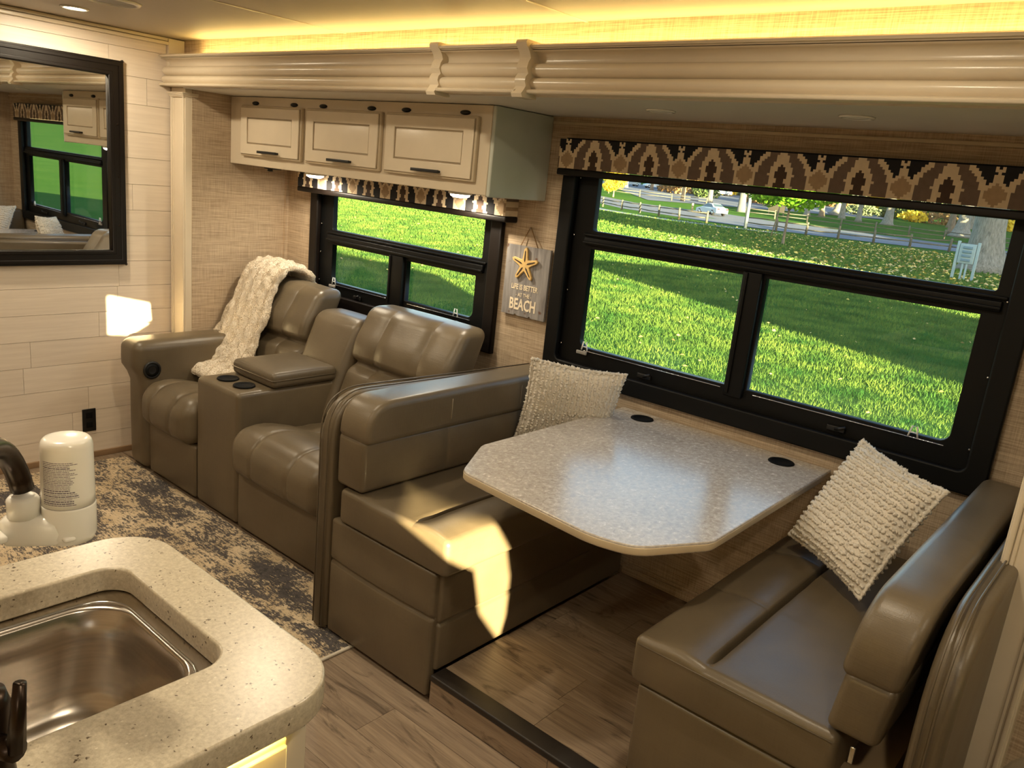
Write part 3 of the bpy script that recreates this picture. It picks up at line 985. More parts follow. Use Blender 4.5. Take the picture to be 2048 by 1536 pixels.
def backrest(x0, x1, ztop, nm, head=True):
    w = x1 - x0
    s1, s2 = x0 + w * .28, x1 - w * .28
    def fn(x, y, z, t):
        if y < 2.30 and head:
            y += .045 * gauss(z, .695, .022)
            y -= .020 * gauss(z, .80, .07)
            for s in (s1, s2):
                y += .006 * gauss(x, s, .006)
        # lean back
        y += (z - .42) * .40
        return (x, y, z)
    nd = (s1 - .008, s1, s1 + .008, s2 - .008, s2, s2 + .008) if head else ()
    return obj(nm, cushion((x0, x1, 2.175, 2.335, .42, ztop), .045, (8, 6, 16), (0, .012, .006), (nd, (), tuple(.695 + .012 * q for q in range(-4, 5))), fn), L, sofa)
backrest(-3.845, -3.225, .955, 'back_cushion')
backrest(-2.872, -2.235, .955, 'back_cushion')
backrest(-3.222, -2.875, .875, 'console_back', False)
obj('back_frame', box(-3.85, -2.12, 2.46, 2.60, .05, .52), L, sofa, False)

# ------------------------------------------------------------------ throw blanket
def blanket():
    path = [(1.975, .485), (2.05, .505), (2.105, .53), (2.14, .565), (2.185, .625), (2.225, .70), (2.27, .79), (2.31, .88), (2.345, .955), (2.385, 1.003), (2.44, 1.02), (2.50, 1.005), (2.545, .965), (2.575, .91)]
    cxs = [-3.63, -3.65, -3.66, -3.66, -3.66, -3.665, -3.665, -3.67, -3.67, -3.675, -3.675, -3.665, -3.65, -3.64]
    hw = [.18, .215, .225, .215, .198, .185, .178, .165, .16, .16, .158, .155, .15, .13]
    n = 110; mth = 46
    def sm(arr, t):
        f_ = t * (len(arr) - 1)
        i = min(int(f_), len(arr) - 2); u = f_ - i
        p0 = arr[max(i - 1, 0)]; p1 = arr[i]; p2 = arr[i + 1]; p3 = arr[min(i + 2, len(arr) - 1)]
        return .5 * (2 * p1 + (p2 - p0) * u + (2 * p0 - 5 * p1 + 4 * p2 - p3) * u * u + (3 * p1 - p0 - 3 * p2 + p3) * u ** 3)
    ys = [p[0] for p in path]; zs = [p[1] for p in path]
    V, F = [], []
    for i in range(n + 1):
        t = i / n
        cy, cz_, cx_, w = sm(ys, t), sm(zs, t), sm(cxs, t), sm(hw, t)
        t2 = min(1, t + .01); t1 = max(0, t - .01)
        tan = Vector((0, sm(ys, t2) - sm(ys, t1), sm(zs, t2) - sm(zs, t1))).normalized()
        nor = Vector((1, 0, 0)).cross(tan)          # outward (toward viewer / up)
        endk = min(1, min(t, 1 - t) / .035) ** .5
        for k in range(mth):
            th = 2 * PI * k / mth
            c_, s_ = math.cos(th), math.sin(th)
            prof = .026 * (abs(s_) ** .6) * (1 if s_ > 0 else -.55)
            u = c_ * w * (1 + .03 * math.sin(t * 31) + .025 * math.sin(t * 57 + 1)) * (.55 + .45 * endk)
            p = Vector((cx_ + u, cy, cz_)) + nor * (prof * endk)
            if s_ > 0:
                ru = .010 * math.sin(u * 88 + 1.2 * math.sin(t * 14)) + .0035 * math.sin(t * 90 + 2.0 * math.sin(u * 60))
                p += nor * ru * endk
            q = Vector((u, t * .8, 0)) * 1.0
            p += nor * (.006 * noise.noise(Vector((p.x * 26, p.y * 26, p.z * 26))) + .004 * noise.noise(p * 75))
            V.append(tuple(p))
    for i in range(n):
        for k in range(mth):
            F.append((i * mth + k, i * mth + (k + 1) % mth, (i + 1) * mth + (k + 1) % mth, (i + 1) * mth + k))
    F.append(tuple(range(mth - 1, -1, -1)))
    F.append(tuple(n * mth + k for k in range(mth)))
    return V, F
bk = thing('throw_blanket', (-3.64, 2.1, .5), 'cream plush throw blanket draped over the loveseat back and seat', 'blanket')
bgeo = blanket()
obj('cloth', bgeo, M['plush'], bk)
def pile(geo, count, ln, rad, seed, grav=.3):
    rnd = random.Random(seed)
    V0, F0 = geo
    V, F = [], []
    quads = [q for q in F0 if len(q) == 4]
    for _ in range(count):
        q = quads[rnd.randrange(len(quads))]
        a, b_, c_, d_ = (Vector(V0[i]) for i in q)
        u, v = rnd.random(), rnd.random()
        p = a.lerp(b_, u).lerp(d_.lerp(c_, u), v)
        nr = (b_ - a).cross(d_ - a)
        if nr.length < 1e-9:
            continue
        nr.normalize()
        dr = (nr + Vector((rnd.uniform(-.7, .7), rnd.uniform(-.7, .7), rnd.uniform(-.7, .7) - grav))).normalized()
        s_ = dr.orthogonal().normalized() * rad
        tp = p + dr * ln * rnd.uniform(.5, 1.2)
        i0 = len(V)
        V += [tuple(p - s_ - nr * .002), tuple(p + s_ - nr * .002), tuple(tp)]
        F.append((i0, i0 + 1, i0 + 2))
    return V, F
tag(obj('pile', pile(bgeo, 42000, .017, .0015, 4), M['plush'], bk), kind='stuff')

# ------------------------------------------------------------------ dinette benches
db = thing('dinette_bench', (-1.75, 2.1, .012), 'taupe leather dinette bench whose back adjoins the loveseat', 'bench')
outl = roundpoly([(1.570, .036), (2.59, .036), (2.59, .816), (1.90, .832), (1.570, .842)], [.0, 0, .01, .0, .15], 8)
pn = obj('back_panel', plate(outl, [], .070, .018, lambda u, v, w: (-2.072 + w, u, v)), L, db)
for off in (-2.055, -2.018):
    obj('piping', tube([(off, p[0] - (.003 if p[0] < 1.6 else 0), p[1] + (.003 if p[1] > .7 else 0)) for p in roundpoly([(1.548, .03), (1.548, .866), (1.90, .856), (2.60, .836)], [0, .15, 0, 0], 10)], .0028, 6), LD, pn)
def chan(zl, ax):
    def fn(x, y, z, t):
        for q in zl:
            d = .010 * gauss(z, q, .007)
            if ax == 'y' and t[1] < -.5: y += d
            if ax == 'x+' and t[0] > .5: x -= d
            if ax == 'x-' and t[0] < -.5: x += d
        return (x, y, z)
    return fn
nz_ = lambda zl: tuple(q + .0045 * k for q in zl for k in range(-3, 4))
obj('end_panel', cushion((-2.000, -1.500, 1.562, 1.60, .016, .436), .012, (4, 2, 4), (0, .010, 0), ((), (), nz_((.285, ))), chan((.285, ), 'y')), L, db)
obj('front_panel', cushion((-1.535, -1.487, 1.585, 2.615, ZF + .002, .436), .012, (2, 6, 4), (.006, 0, 0), ((), (), nz_((.265, ))), chan((.265, ), 'x+')), L, db)
obj('box_frame', box(-1.99, -1.54, 1.605, 2.61, ZF + .01, .43), M['gap'], db, False)
def seatfn(gx, side):
    def fn(x, y, z, t):
        if z > .5:
            d = .034 * gauss(x, gx, .0055)
            z -= d * max(.0, min(1, (y - 1.585) / .05))
            fr = (x - gx) * side
            if fr > 0:
                z += .010 * math.sin(min(1, fr / .14) * PI)
                for s in (1.93, 2.30):
                    z -= .004 * gauss(y, s, .006)
            z += .0025 * noise.noise(Vector((x * 9, y * 14, 0)))
        return (x, y, z)
    return fn
gx = -1.605
obj('seat_cushion', cushion((-1.955, -1.452, 1.553, 2.612, .439, .562), .020, (14, 18, 4), (.006, .006, .006), (tuple(gx + .0025 * k for k in range(-5, 6)), (1.58, 1.61, 1.924, 1.93, 1.936, 2.294, 2.30, 2.306), ()), seatfn(gx, 1)), L, db)
YN = (1.924, 1.93, 1.936, 2.294, 2.30, 2.306)
def rolls(par, xa, xb, za, zm, zb, y0, y1, rad, side, lean=0.0, rise=0.0):
    """lower and upper channel of a bench back; side = +1 when the padded face looks toward +X"""
    def lowfn(x, y, z, t):
        if t[0] * side > .3:
            for s in (1.93, 2.30):
                x -= side * .003 * gauss(y, s, .006)
        x += (z - za) * lean
        return (x, y, z)
    obj('backrest_channel', cushion((xa, xb, y0, y1, za, zm + .010), .018, (4, 14, 5), (.012, .004, 0), ((), YN, ()), lowfn), L, par)
    o2 = roundpoly([(y0 + .02, zm + .016), (y1 - .02, zm + .016), (y1 - .02, zb + rise - .02), (y0 + .02, zb - .02)], [.004, .003, .01, rad], 10)
    g = plate(o2, [], abs(xb - xa) + .012, .022, lambda u, v, w: (xa - (.012 if side < 0 else 0) + w + (v - za) * lean, u, v))
    obj('backrest_channel', g, L, par, True, autos=65)
    xf = (xb + .0125) if side > 0 else (xa - .0125)
    for s in (1.93, 2.30):
        obj('stitch', tube([(xf + (zz - za) * lean, s, zz) for zz in (zm + .03, (zm + zb) / 2, zb - .03)], .0016, 5), M['stitch'], par)
rolls(db, -1.985, -1.852, .566, .735, .868, 1.560, 2.612, .092, 1)

db2 = thing('dinette_bench', (-.5, 2.1, ZF), 'taupe leather dinette bench standing against the cream pilaster', 'bench')
gx2 = -.635
obj('seat_cushion', cushion((-.818, -.330, 1.553, 2.612, .448, .572), .020, (14, 18, 4), (.006, .006, .006), (tuple(gx2 + .0025 * k for k in range(-5, 6)), (1.58, 1.61, 1.924, 1.93, 1.936, 2.294, 2.30, 2.306), ()), seatfn(gx2, -1)), L, db2)
obj('front_panel', cushion((-.795, -.755, 1.585, 2.615, ZF + .002, .446), .012, (2, 6, 4), (.006, 0, 0), ((), (), nz_((.265, ))), chan((.265, ), 'x-')), L, db2)
obj('end_panel', cushion((-.795, -.24, 1.562, 1.60, ZF + .008, .446), .012, (4, 2, 4), (0, .010, 0), ((), (), nz_((.20, ))), chan((.20, ), 'y')), L, db2)
obj('box_frame', box(-.75, -.25, 1.605, 2.61, ZF + .01, .44), M['gap'], db2, False)
obj('seam', tube([(-.805, 1.5500, .556), (-.34, 1.5500, .556)], .0016, 6), LD, db2)
rolls(db2, -.365, -.262, .578, .708, .882, 1.556, 2.612, .118, -1, .12, .012)
outl2 = roundpoly([(1.570, ZF + .028), (2.59, ZF + .028), (2.59, .855), (1.570, .868)], [.0, 0, .01, .20], 8)
pn2 = obj('back_panel', plate(outl2, [], .062, .018, lambda u, v, w: (-.212 + w - .02 * max(0, .5 - v) * 0, u, v)), L, db2)
for off in (-.196, -.178):
    obj('piping', tube([(off, p[0] - (.003 if p[0] < 1.6 else 0), p[1] + (.003 if p[1] > .7 else 0)) for p in roundpoly([(1.548, ZF + .02), (1.548, .892), (2.60, .874)], [0, .20, 0], 10)], .0026, 6), LD, pn2)
obj('zipper_pull', rb(-.305, -.295, 1.545, 1.551, .535, .572, .002), M['chrome'], db2)

# ------------------------------------------------------------------ table
tb = thing('dinette_table', (-1.17, 2.6, .60), 'mottled grey-beige dinette table with clipped corners under the big window', 'table')
tp = roundpoly([(-1.572, 2.612), (-1.572, 1.80), (-1.452, 1.590), (-.975, 1.548), (-.865, 1.578), (-.760, 1.765), (-.768, 2.612)], [0, .022, .03, .045, .045, .02, .0], 6)
top = obj('tabletop', plate(tp, [], .027, .003, lambda u, v, w: (u, v, .748 + w)), M['tabletop'], tb, True, autos=40)
tq = [(-1.17 + (p[0] + 1.17) * 1.004, 2.08 + (p[1] - 2.08) * 1.004 if p[1] < 2.6 else p[1]) for p in tp]
obj('edge_band', plate(tq, [[(-1.17 + (p[0] + 1.17) * .998, 2.08 + (p[1] - 2.08) * .998) for p in tp]], .019, .002, lambda u, v, w: (u, v, .7505 + w)), M['tableedge'], tb)
for (x, y) in ((-1.443, 2.535), (-.903, 2.535)):
    obj('grommet', jn(lathe([(.0005, .001), (.030, .001), (.033, .004), (.041, .003), (.043, 0)], (x, y, .7755), 28)), M['tint'], tb)
obj('wall_cleat', rb(-1.50, -.84, 2.59, 2.628, .70, .747, .004), M['cream'], tb)

# ------------------------------------------------------------------ chenille pillows
def pillow(cs, sc, thick, label, seed, shift=(0, 0, 0), bulge=1):
    """cs: the four corners (top-left, top-right, bottom-right, bottom-left)"""
    E0 = Vector((0, 0, 1.6))
    c = [E0 + (Vector(p) - E0) * sc + Vector(shift) for p in cs]
    cen = sum(c, Vector()) / 4
    U = ((c[1] - c[0]) + (c[2] - c[3])).normalized()
    Vv = ((c[0] - c[3]) + (c[1] - c[2]))
    Vv = (Vv - U * Vv.dot(U)).normalized()
    N = U.cross(Vv)           # toward the viewer
    if N.dot(Vector((0, 0, 1.6)) - cen) < 0:
        N = -N
    s = (c[1] - c[0]).length / 2 * .955
    n = 26
    def surf(u, v, sg):
        pin = 1 - .07 * (1 - u * u) * abs(v) ** 3 - 0
        pin2 = 1 - .07 * (1 - v * v) * abs(u) ** 3
        h = thick / 2 * (max(0, 1 - u ** 4) * max(0, 1 - v ** 4)) ** .62
        return cen + U * (u * s * pin2) + Vv * (v * s * pin) + N * (sg * h)
    V, F = [], []
    for sg in (1, -1):
        o = len(V)
        for i in range(n + 1):
            for k in range(n + 1):
                V.append(tuple(surf(-1 + 2 * i / n, -1 + 2 * k / n, sg)))
        for i in range(n):
            for k in range(n):
                q = (o + i * (n + 1) + k, o + (i + 1) * (n + 1) + k, o + (i + 1) * (n + 1) + k + 1, o + i * (n + 1) + k + 1)
                F.append(q if sg > 0 else tuple(reversed(q)))
    t = thing('throw_pillow', tuple(cen - Vector((0, 0, s))), label, 'pillow', None)
    obj('cover', (V, F), M['chenille'], t)
    # rows of chenille tufts
    rnd = random.Random(seed)
    V, F = [], []
    ico = [Vector(p) for p in ((0, 0, 1), (.9, 0, .1), (.28, .85, .1), (-.73, .53, .1), (-.73, -.53, .1), (.28, -.85, .1), (0, 0, -.4))]
    fc = [(0, 1, 2), (0, 2, 3), (0, 3, 4), (0, 4, 5), (0, 5, 1), (6, 2, 1), (6, 3, 2), (6, 4, 3), (6, 5, 4), (6, 1, 5)]
    rows, per = 19, 58
    def tuft(p, r, nn):
        ax = Matrix.Rotation(rnd.random() * 6.28, 3, 'Z') @ Matrix.Rotation(rnd.uniform(-.6, .6), 3, 'X')
        rot = nn.to_track_quat('Z', 'Y').to_matrix() @ ax
        o = len(V)
        for q in ico:
            V.append(tuple(p + rot @ Vector((q.x * r, q.y * r * rnd.uniform(.7, 1.1), q.z * r * rnd.uniform(.8, 1.5)))))
        for f_ in fc:
            F.append(tuple(i + o for i in f_))
    for sg in (1, -1):
        for a in range(rows):
            for b_ in range(per if sg > 0 else per // 2):
                ua = -1 + 2 * (a + .5) / rows + rnd.uniform(-.016, .016)
                vb = -1 + 2 * (b_ + rnd.random()) / (per if sg > 0 else per // 2)
                uu, vv = (ua, vb) if bulge == 1 else (vb, ua)
                p = surf(uu, vv, sg)
                tuft(p, rnd.uniform(.0055, .0085), N * sg)
    for a in range(230):
        w = -1 + 2 * rnd.random()
        for (uu, vv) in ((w, 1), (w, -1), (1, w), (-1, w)):
            p = surf(uu, vv, 1)
            tuft(p, rnd.uniform(.006, .010), (p - cen).normalized())
    tag(obj('tufts', (V, F), M['chenille'], t, True), kind='stuff')
    return t
pillow(((-1.846, 2.393, .938), (-1.564, 2.646, .907), (-1.659, 2.707, .544), (-1.941, 2.455, .576)), .935, .085, 'ivory ribbed chenille pillow propped behind the table next to the sign', 1, (-.012, -.03, .0))
pillow(((-.662, 2.544, .925), (-.359, 2.315, .91), (-.481, 2.175, .578), (-.783, 2.405, .593)), .965, .11, 'ivory ribbed chenille pillow leaning on the bench by the pilaster', 2, (-.01, 0, .0), 2)

# ------------------------------------------------------------------ rug
rg = thing('area_rug', (-2.9, 1.2, .0), 'distressed cream and charcoal area rug in front of the loveseat', 'rug')
obj('field', rb(-3.95, -1.875, .78, 1.75, .001, .009, .003), M['rug'], rg)
obj('binding', jn(rb(-1.880, -1.868, .78, 1.75, .0008, .0092, .003), rb(-3.952, -1.868, .772, .782, .0008, .0092, .003)), M['binding'], rg)

# ------------------------------------------------------------------ island with sink
CT = .93
isl = thing('kitchen_island', (-1.02, .1, 0), 'cream island cabinet below the speckled worktop', 'cabinet')
obj('body', rb(-1.262, -.785, YF + .01, .585, .07, .6, .004), M['cream'], isl)
obj('rail', plate([(-1.262, YF + .01), (-.785, YF + .01), (-.785, .585), (-1.262, .585)], [[(-1.245, YF + .02), (-.80, YF + .02), (-.80, .57), (-1.245, .57)]], .282, .001, lambda u, v, w: (u, v, .605 + w)), M['cream'], isl)
obj('toe_kick', box(-1.22, -.83, YF + .01, .55, .001, .07), M['gap'], isl, False)
def isdoor(y0, y1):
    d = obj('door', rb(-.785, -.767, y0, y1, .16, .852, .004), M['cream_glaze'], isl)
    obj('door_frame', plate(rect((y0 + .008, y1 - .008, .168, .844)), [rect((y0 + .06, y1 - .06, .225, .79))], .008, .002, lambda u, v, w: (-.767 + w, u, v)), M['cream'], d)
    obj('center_panel', rb(-.767, -.763, y0 + .07, y1 - .07, .235, .78, .003), M['cream'], d)
isdoor(.16, .545)
isdoor(-.24, .150)
lst = thing('counter_light_strip', (-.757, .07, .884), 'yellow light strip under the front edge of the worktop', 'light strip')
obj('channel', rb(-.764, -.752, YF + .02, .56, .886, .8885, .001), M['white'], lst)
obj('glow', rb(-.763, -.753, YF + .02, .56, .8835, .8858, .001), emit('counter_emission', (1, .68, .12), 10), lst)
a = bpy.data.lights.new('counter_lamp', 'AREA')
a.shape = 'RECTANGLE'; a.size = .009; a.size_y = .97; a.energy = 3.0; a.color = (1, .70, .14)
o = bpy.data.objects.new('counter_lamp', a); COL.objects.link(o)
o.parent = lst; o.location = (0, -.015, -.003)

hole = rrect(-1.212, -.868, -.18, .528, .045, 7)
outer = rrect(-1.305, -.732, YF + .005, .612, .085, 9, (0, 0, 1, 1))
wk = tag(obj('worktop', plate(outer, [hole], .040, .004, lambda u, v, w: (u, v, CT - .040 + w)), M['counter'], None, True, autos=40), 'speckled beige solid-surface worktop with rounded corners around the sink', 'worktop')
sk = thing('sink', (-1.04, .17, .70), 'stainless steel undermount sink set in the speckled worktop', 'sink')
def bowl():
    V, F = [], []
    levels = [(0.022, CT - .0415, .06), (.0, CT - .0415, .05), (-.022, CT - .0415, .055), (-.026, CT - .0425, .065), (-.030, CT - .047, .07), (-.034, CT - .10, .075), (-.040, CT - .165, .08), (-.050, CT - .197, .085), (-.07, CT - .212, .08), (-.10, CT - .217, .06), (-.14, CT - .219, .03)]
    seg = 8
    rings = []
    for off, z, r in levels:
        pl = rrect(-1.212 - off + .0, -.868 + off, -.18 - off, .528 + off, r, seg)
        rings.append([(p[0], p[1], z) for p in pl])
    n = len(rings[0])
    for rg_ in rings:
        V += rg_
    for i in range(len(rings) - 1):
        for k in range(n):
            F.append((i * n + k, i * n + (k + 1) % n, (i + 1) * n + (k + 1) % n, (i + 1) * n + k))
    F.append(tuple((len(rings) - 1) * n + k for k in range(n)))
    return V, F
bo = obj('bowl', bowl(), M['steel'], sk, True, autos=60)
for fc_ in bo.data.polygons:
    pass
obj('rim_bead', tube([(p[0], p[1], CT - .0415) for p in rrect(-1.190, -.890, -.158, .506, .058, 8)], .0025, 6, True), M['chrome'], sk)
obj('drain', lathe([(.0005, .001), (.03, .001), (.034, .004), (.044, .005), (.047, .001)], (-1.06, .35, CT - .218), 28), M['chrome'], sk)
obj('drain_basket', lathe([(.0005, .008), (.008, .008), (.010, .003), (.028, .002), (.030, .0)], (-1.06, .35, CT - .216), 20), M['steel'], sk)

# faucet
fb = (-.80, .215)
fc = thing('kitchen_faucet', (fb[0], fb[1], CT), 'oil-rubbed bronze gooseneck faucet at the edge of the sink', 'faucet')
obj('base', lathe([(.030, .0005), (.030, .008), (.024, .014), (.021, .05), (.021, .115), (.017, .13)], (fb[0], fb[1], CT), 24), M['bronze'], fc)
end = Vector((-.970, .312, 1.192))
p0 = Vector((fb[0], fb[1], CT + .12))
pts = []
for k in range(25):
    t = k / 24
    h = math.sin(PI * min(1, t * 1.0))
    b0 = p0.lerp(end, t)
    q = p0 * (1 - t) ** 3 + Vector((p0.x + .02, p0.y - .05, 1.33)) * 3 * t * (1 - t) ** 2 + Vector((end.x - .004, end.y - .016, 1.30)) * 3 * t * t * (1 - t) + end * t ** 3
    pts.append(tuple(q))
obj('spout', tube(pts, .0125, 14), M['bronze'], fc)
obj('handle', jn(tube([(fb[0] + .018, fb[1] + .0, CT + .08), (fb[0] + .045, fb[1] + .01, CT + .085)], .012, 12), tube([(fb[0] + .045, fb[1] + .01, CT + .085), (fb[0] + .05, fb[1] + .015, CT + .16)], [.009, .006], 10)), M['bronze'], fc)
# faucet-mounted water filter
ft = thing('water_filter', (-.957, .352, 1.12), 'white faucet-mounted water filter canister with printed label', 'water filter')
fx, fy = -.955, .356
z0 = 1.122
KF = .846
KR = .66
scl = lambda pr: [(a_ * KR, b_ * .81) for a_, b_ in pr]
obj('housing', lathe(scl([(.0005, .0), (.030, .0), (.040, .004), (.0445, .014), (.0448, .058), (.0440, .0605)]), (fx, fy, z0), 36), M['white'], ft)
obj('seam_ring', lathe(scl([(.0436, .0600), (.0436, .0615)]), (fx, fy, z0), 36), M['grey'], ft)
can = obj('canister', lathe(scl([(.0434, .0608), (.0436, .075), (.0427, .135), (.0422, .150), (.0400, .157), (.0360, .1605), (.028, .162), (.0005, .1625)]), (fx, fy, z0), 40), M['white'], ft)
# adapter arm from the canister to the spout
ad = Vector((end.x, end.y, 0))
dirv = (Vector((fx, fy, 0)) - ad).normalized()
sd = Vector((-dirv.y, dirv.x, 0))
def armg():
    V, F = [], []
    secs = [(q_[0] * .84, q_[1] * .7, 0, q_[3] * .81, q_[4] * .81) for q_ in [(-.030, .004, .022, .010, .040), (-.022, .020, .026, .004, .046), (.0, .029, .029, .002, .050), (.03, .036, .036, .0, .046), (.052, .040, .042, .0, .05)]]
    n = 16
    for (d_, w, _, zb, zt) in secs:
        c_ = ad + dirv * d_
        for k in range(n):
            th = 2 * PI * k / n
            u = math.copysign(abs(math.cos(th)) ** .6, math.cos(th)) * w
            v = math.copysign(abs(math.sin(th)) ** .6, math.sin(th))
            zz = z0 + (zb + zt) / 2 + v * (zt - zb) / 2
            V.append((c_.x + sd.x * u, c_.y + sd.y * u, zz))
    for i in range(len(secs) - 1):
        for k in range(n):
            F.append((i * n + k, i * n + (k + 1) % n, (i + 1) * n + (k + 1) % n, (i + 1) * n + k))
    F.append(tuple(range(n - 1, -1, -1)))
    F.append(tuple((len(secs) - 1) * n + k for k in range(n)))
    return V, F
obj('adapter_arm', armg(), M['white'], ft)
obj('collar', lathe(scl([(.016, .044), (.026, .045), (.026, .072), (.022, .076), (.016, .077)]), (end.x, end.y, z0), 24), M['white'], ft)
obj('lever_tab', cushion((end.x - .018, end.x + .018, end.y - .055, end.y - .022, z0 + .015, z0 + .024), .004, 1), M['white'], ft)
obj('catch', rb(fx + .018, fx + .030, fy - .018, fy - .004, z0 + .010, z0 + .016, .003), M['white'], ft)
# printed label: rows of fine print wrapped round the canister
V, F = [], []
rnd = random.Random(9)
a0 = math.atan2(-fy, -fx)
zz = z0 + .068 * .81
while zz < z0 + .132 * .81:
    hh = rnd.choice((.0007, .0009, .0015))
    an = a0 - 1.05
    stop = a0 + (.05 + .35 * rnd.random())
    rr = .0441 * KR - (zz - z0 - .060) * .0185
    while an < stop:
        da = rnd.uniform(.05, .22)
        o = len(V)
        st = 5
        for k in range(st + 1):
            q = min(an + da * k / st, stop)
            V += [(fx + rr * math.cos(q), fy + rr * math.sin(q), zz), (fx + rr * math.cos(q), fy + rr * math.sin(q), zz + hh)]
        for k in range(st):
            F.append((o + 2 * k, o + 2 * k + 2, o + 2 * k + 3, o + 2 * k + 1))
        an += da + .015
    zz += hh + .0011
obj('label_print', (V, F), M['labelink'], can, False)

# leather seat corner beyond the pilaster
ch = thing('swivel_chair', (.06, 1.50, 0), 'dark leather chair arm beyond the cream pilaster', 'chair')
obj('arm', cushion((-.055, .10, 1.20, 1.52, .55, .77), .06, 5, (.01, .01, .01)), LD, ch)
obj('seat', cushion((.0, .45, 1.25, 1.75, .28, .44), .05, 4, (0, .01, .01)), LD, ch)
obj('pedestal', lathe([(.20, .0), (.20, .02), (.05, .04), (.045, .28)], (.25, 1.5, 0.001), 20), M['blackmatte'], ch)

# ================================================================== outdoors
G0 = -1.0
def gz(x, y):
    return G0 + .035 * max(0, math.hypot(x, y) - 100)

def _grass():
    t = NT('lawn_grass')
    v = t.coord()
    f1 = t.noise(v, 9, 6, .75)
    f2 = t.noise(v, .35, 3)
    f3 = t.noise(t.coord((1, .5, 1)), 26, 4, .8)
    s_ = t.math('ADD', t.math('MULTIPLY', f1, .55), t.math('MULTIPLY', f3, .45))
    col = t.ramp(s_, [(.34, srgb(34, 66, 34)), (.5, srgb(60, 98, 44)), (.66, srgb(98, 124, 60))])
    col = t.mix(.22, col, t.ramp(f2, [(.35, srgb(46, 84, 40)), (.65, srgb(90, 112, 56))]))
    return t.bsdf(col, .95, 0, s_, .6, .06, **{'Specular IOR Level': 0.0})
M['grass'] = _grass()
def foliage(name, a, b, tr=.35):
    t = NT(name)
    oi = t.noise(t.coord(), 1.3, 3)
    col = t.ramp(oi, [(.3, a), (.7, b)])
    d = t.n('ShaderNodeBsdfDiffuse'); t.l(col, d.inputs[0])
    r = t.n('ShaderNodeBsdfTranslucent'); t.l(col, r.inputs[0])
    mx = t.n('ShaderNodeMixShader'); mx.inputs[0].default_value = tr
    t.l(d.outputs[0], mx.inputs[1]); t.l(r.outputs[0], mx.inputs[2]); t.l(mx.outputs[0], t.out.inputs[0])
    return t.m

def _asphalt():
    t = NT('asphalt')
    v = t.coord()
    col = t.ramp(t.noise(v, 3, 5, .6), [(.3, srgb(70, 76, 88)), (.7, srgb(92, 99, 112))])
    return t.bsdf(col, .85)
M['asphalt'] = _asphalt()
M['gravel'] = plain('pale_gravel', srgb(140, 140, 132), .9, 0, .15, 2)
M['leaf1'] = plain('fallen_leaf_tan', srgb(206, 170, 112), .8, 0, .1)
M['leaf2'] = plain('fallen_leaf_yellow', srgb(224, 192, 96), .8, 0, .1)
def bark(name, a, b):
    t = NT(name)
    g = t.noise(t.coord((5, 5, .9)), 2.2, 6, .7, .4)
    col = t.ramp(g, [(.3, a), (.7, b)])
    return t.bsdf(col, .9, 0, g, .8, .08)
M['bark'] = bark('grey_bark', srgb(92, 88, 80), srgb(160, 154, 142))
M['bark2'] = bark('brown_bark', srgb(96, 80, 66), srgb(150, 132, 112))
M['paletrunk'] = bark('pale_bark', srgb(82, 82, 82), srgb(112, 112, 110))
M['f_green'] = foliage('bright_green_leaves', srgb(70, 128, 30), srgb(150, 196, 60))
M['f_dark'] = foliage('dull_green_leaves', srgb(60, 84, 50), srgb(112, 128, 80))
M['f_yellow'] = foliage('yellow_leaves', srgb(214, 176, 40), srgb(246, 220, 90))
M['f_brown'] = foliage('russet_leaves', srgb(128, 96, 62), srgb(184, 150, 104))
M['f_grey'] = foliage('grey_green_leaves', srgb(86, 100, 74), srgb(134, 144, 108))
M['rail'] = bark('weathered_rail', srgb(78, 74, 62), srgb(118, 112, 96))
M['pole'] = plain('pale_pole', srgb(112, 122, 132), .6)
M['kiosk'] = plain('tan_board', srgb(206, 170, 120), .7)
M['pedestal'] = plain('pale_pedestal', srgb(150, 166, 166), .6)
M['carwhite'] = plain('white_car_paint', srgb(176, 186, 192), .2, 0, .01)
M['carglass'] = plain('dark_car_glass', srgb(60, 74, 80), .1, 0, .05)
M['tyre'] = plain('tyre_rubber', srgb(34, 34, 36), .8)
M['taillight'] = plain('red_tail_light', srgb(196, 30, 28), .3)

# ground
V, F = [], []
xs_ = [-260 + 6.5 * i for i in range(71)]
ys_ = [-70 + 6 * i for i in range(56)]
for x in xs_:
    for y in ys_:
        V.append((x, y, gz(x, y)))
ny = len(ys_)
for i in range(len(xs_) - 1):
    for k in range(ny - 1):
        F.append((i * ny + k, (i + 1) * ny + k, (i + 1) * ny + k + 1, i * ny + k + 1))
tag(obj('ground_lawn', (V, F), M['grass'], None), kind='structure')
def blades():
    rnd = random.Random(31)
    V, F = [], []
    for (ya, yb, dens, w, h) in ((7.5, 13, 700, .0065, .07), (13, 20, 480, .0095, .08), (20, 30, 180, .018, .09), (30, 46, 56, .036, .11), (46, 70, 12, .08, .14)):
        n = int((yb - ya) * (1.62 * (ya + yb) / 2) * dens)
        for _ in range(n):
            y = rnd.uniform(ya, yb)
            x = -1.45 * y + rnd.random() * 1.62 * y
            a = rnd.random() * PI
            c_, s_ = math.cos(a) * w, math.sin(a) * w
            hh = h * rnd.uniform(.6, 1.25)
            lx, ly = rnd.gauss(0, .35) * hh, rnd.gauss(0, .35) * hh
            z = G0 - .01
            o = len(V)
            V.append((x - c_, y - s_, z)); V.append((x + c_, y + s_, z)); V.append((x + lx, y + ly, z + hh))
            F.append((o, o + 1, o + 2))
    return V, F
M['blade'] = foliage('grass_blades', srgb(48, 88, 42), srgb(116, 138, 62), .3)
tag(obj('grass_blades', blades(), M['blade'], None, False), 'short mown green grass of the park lawn', 'grass', kind='stuff')

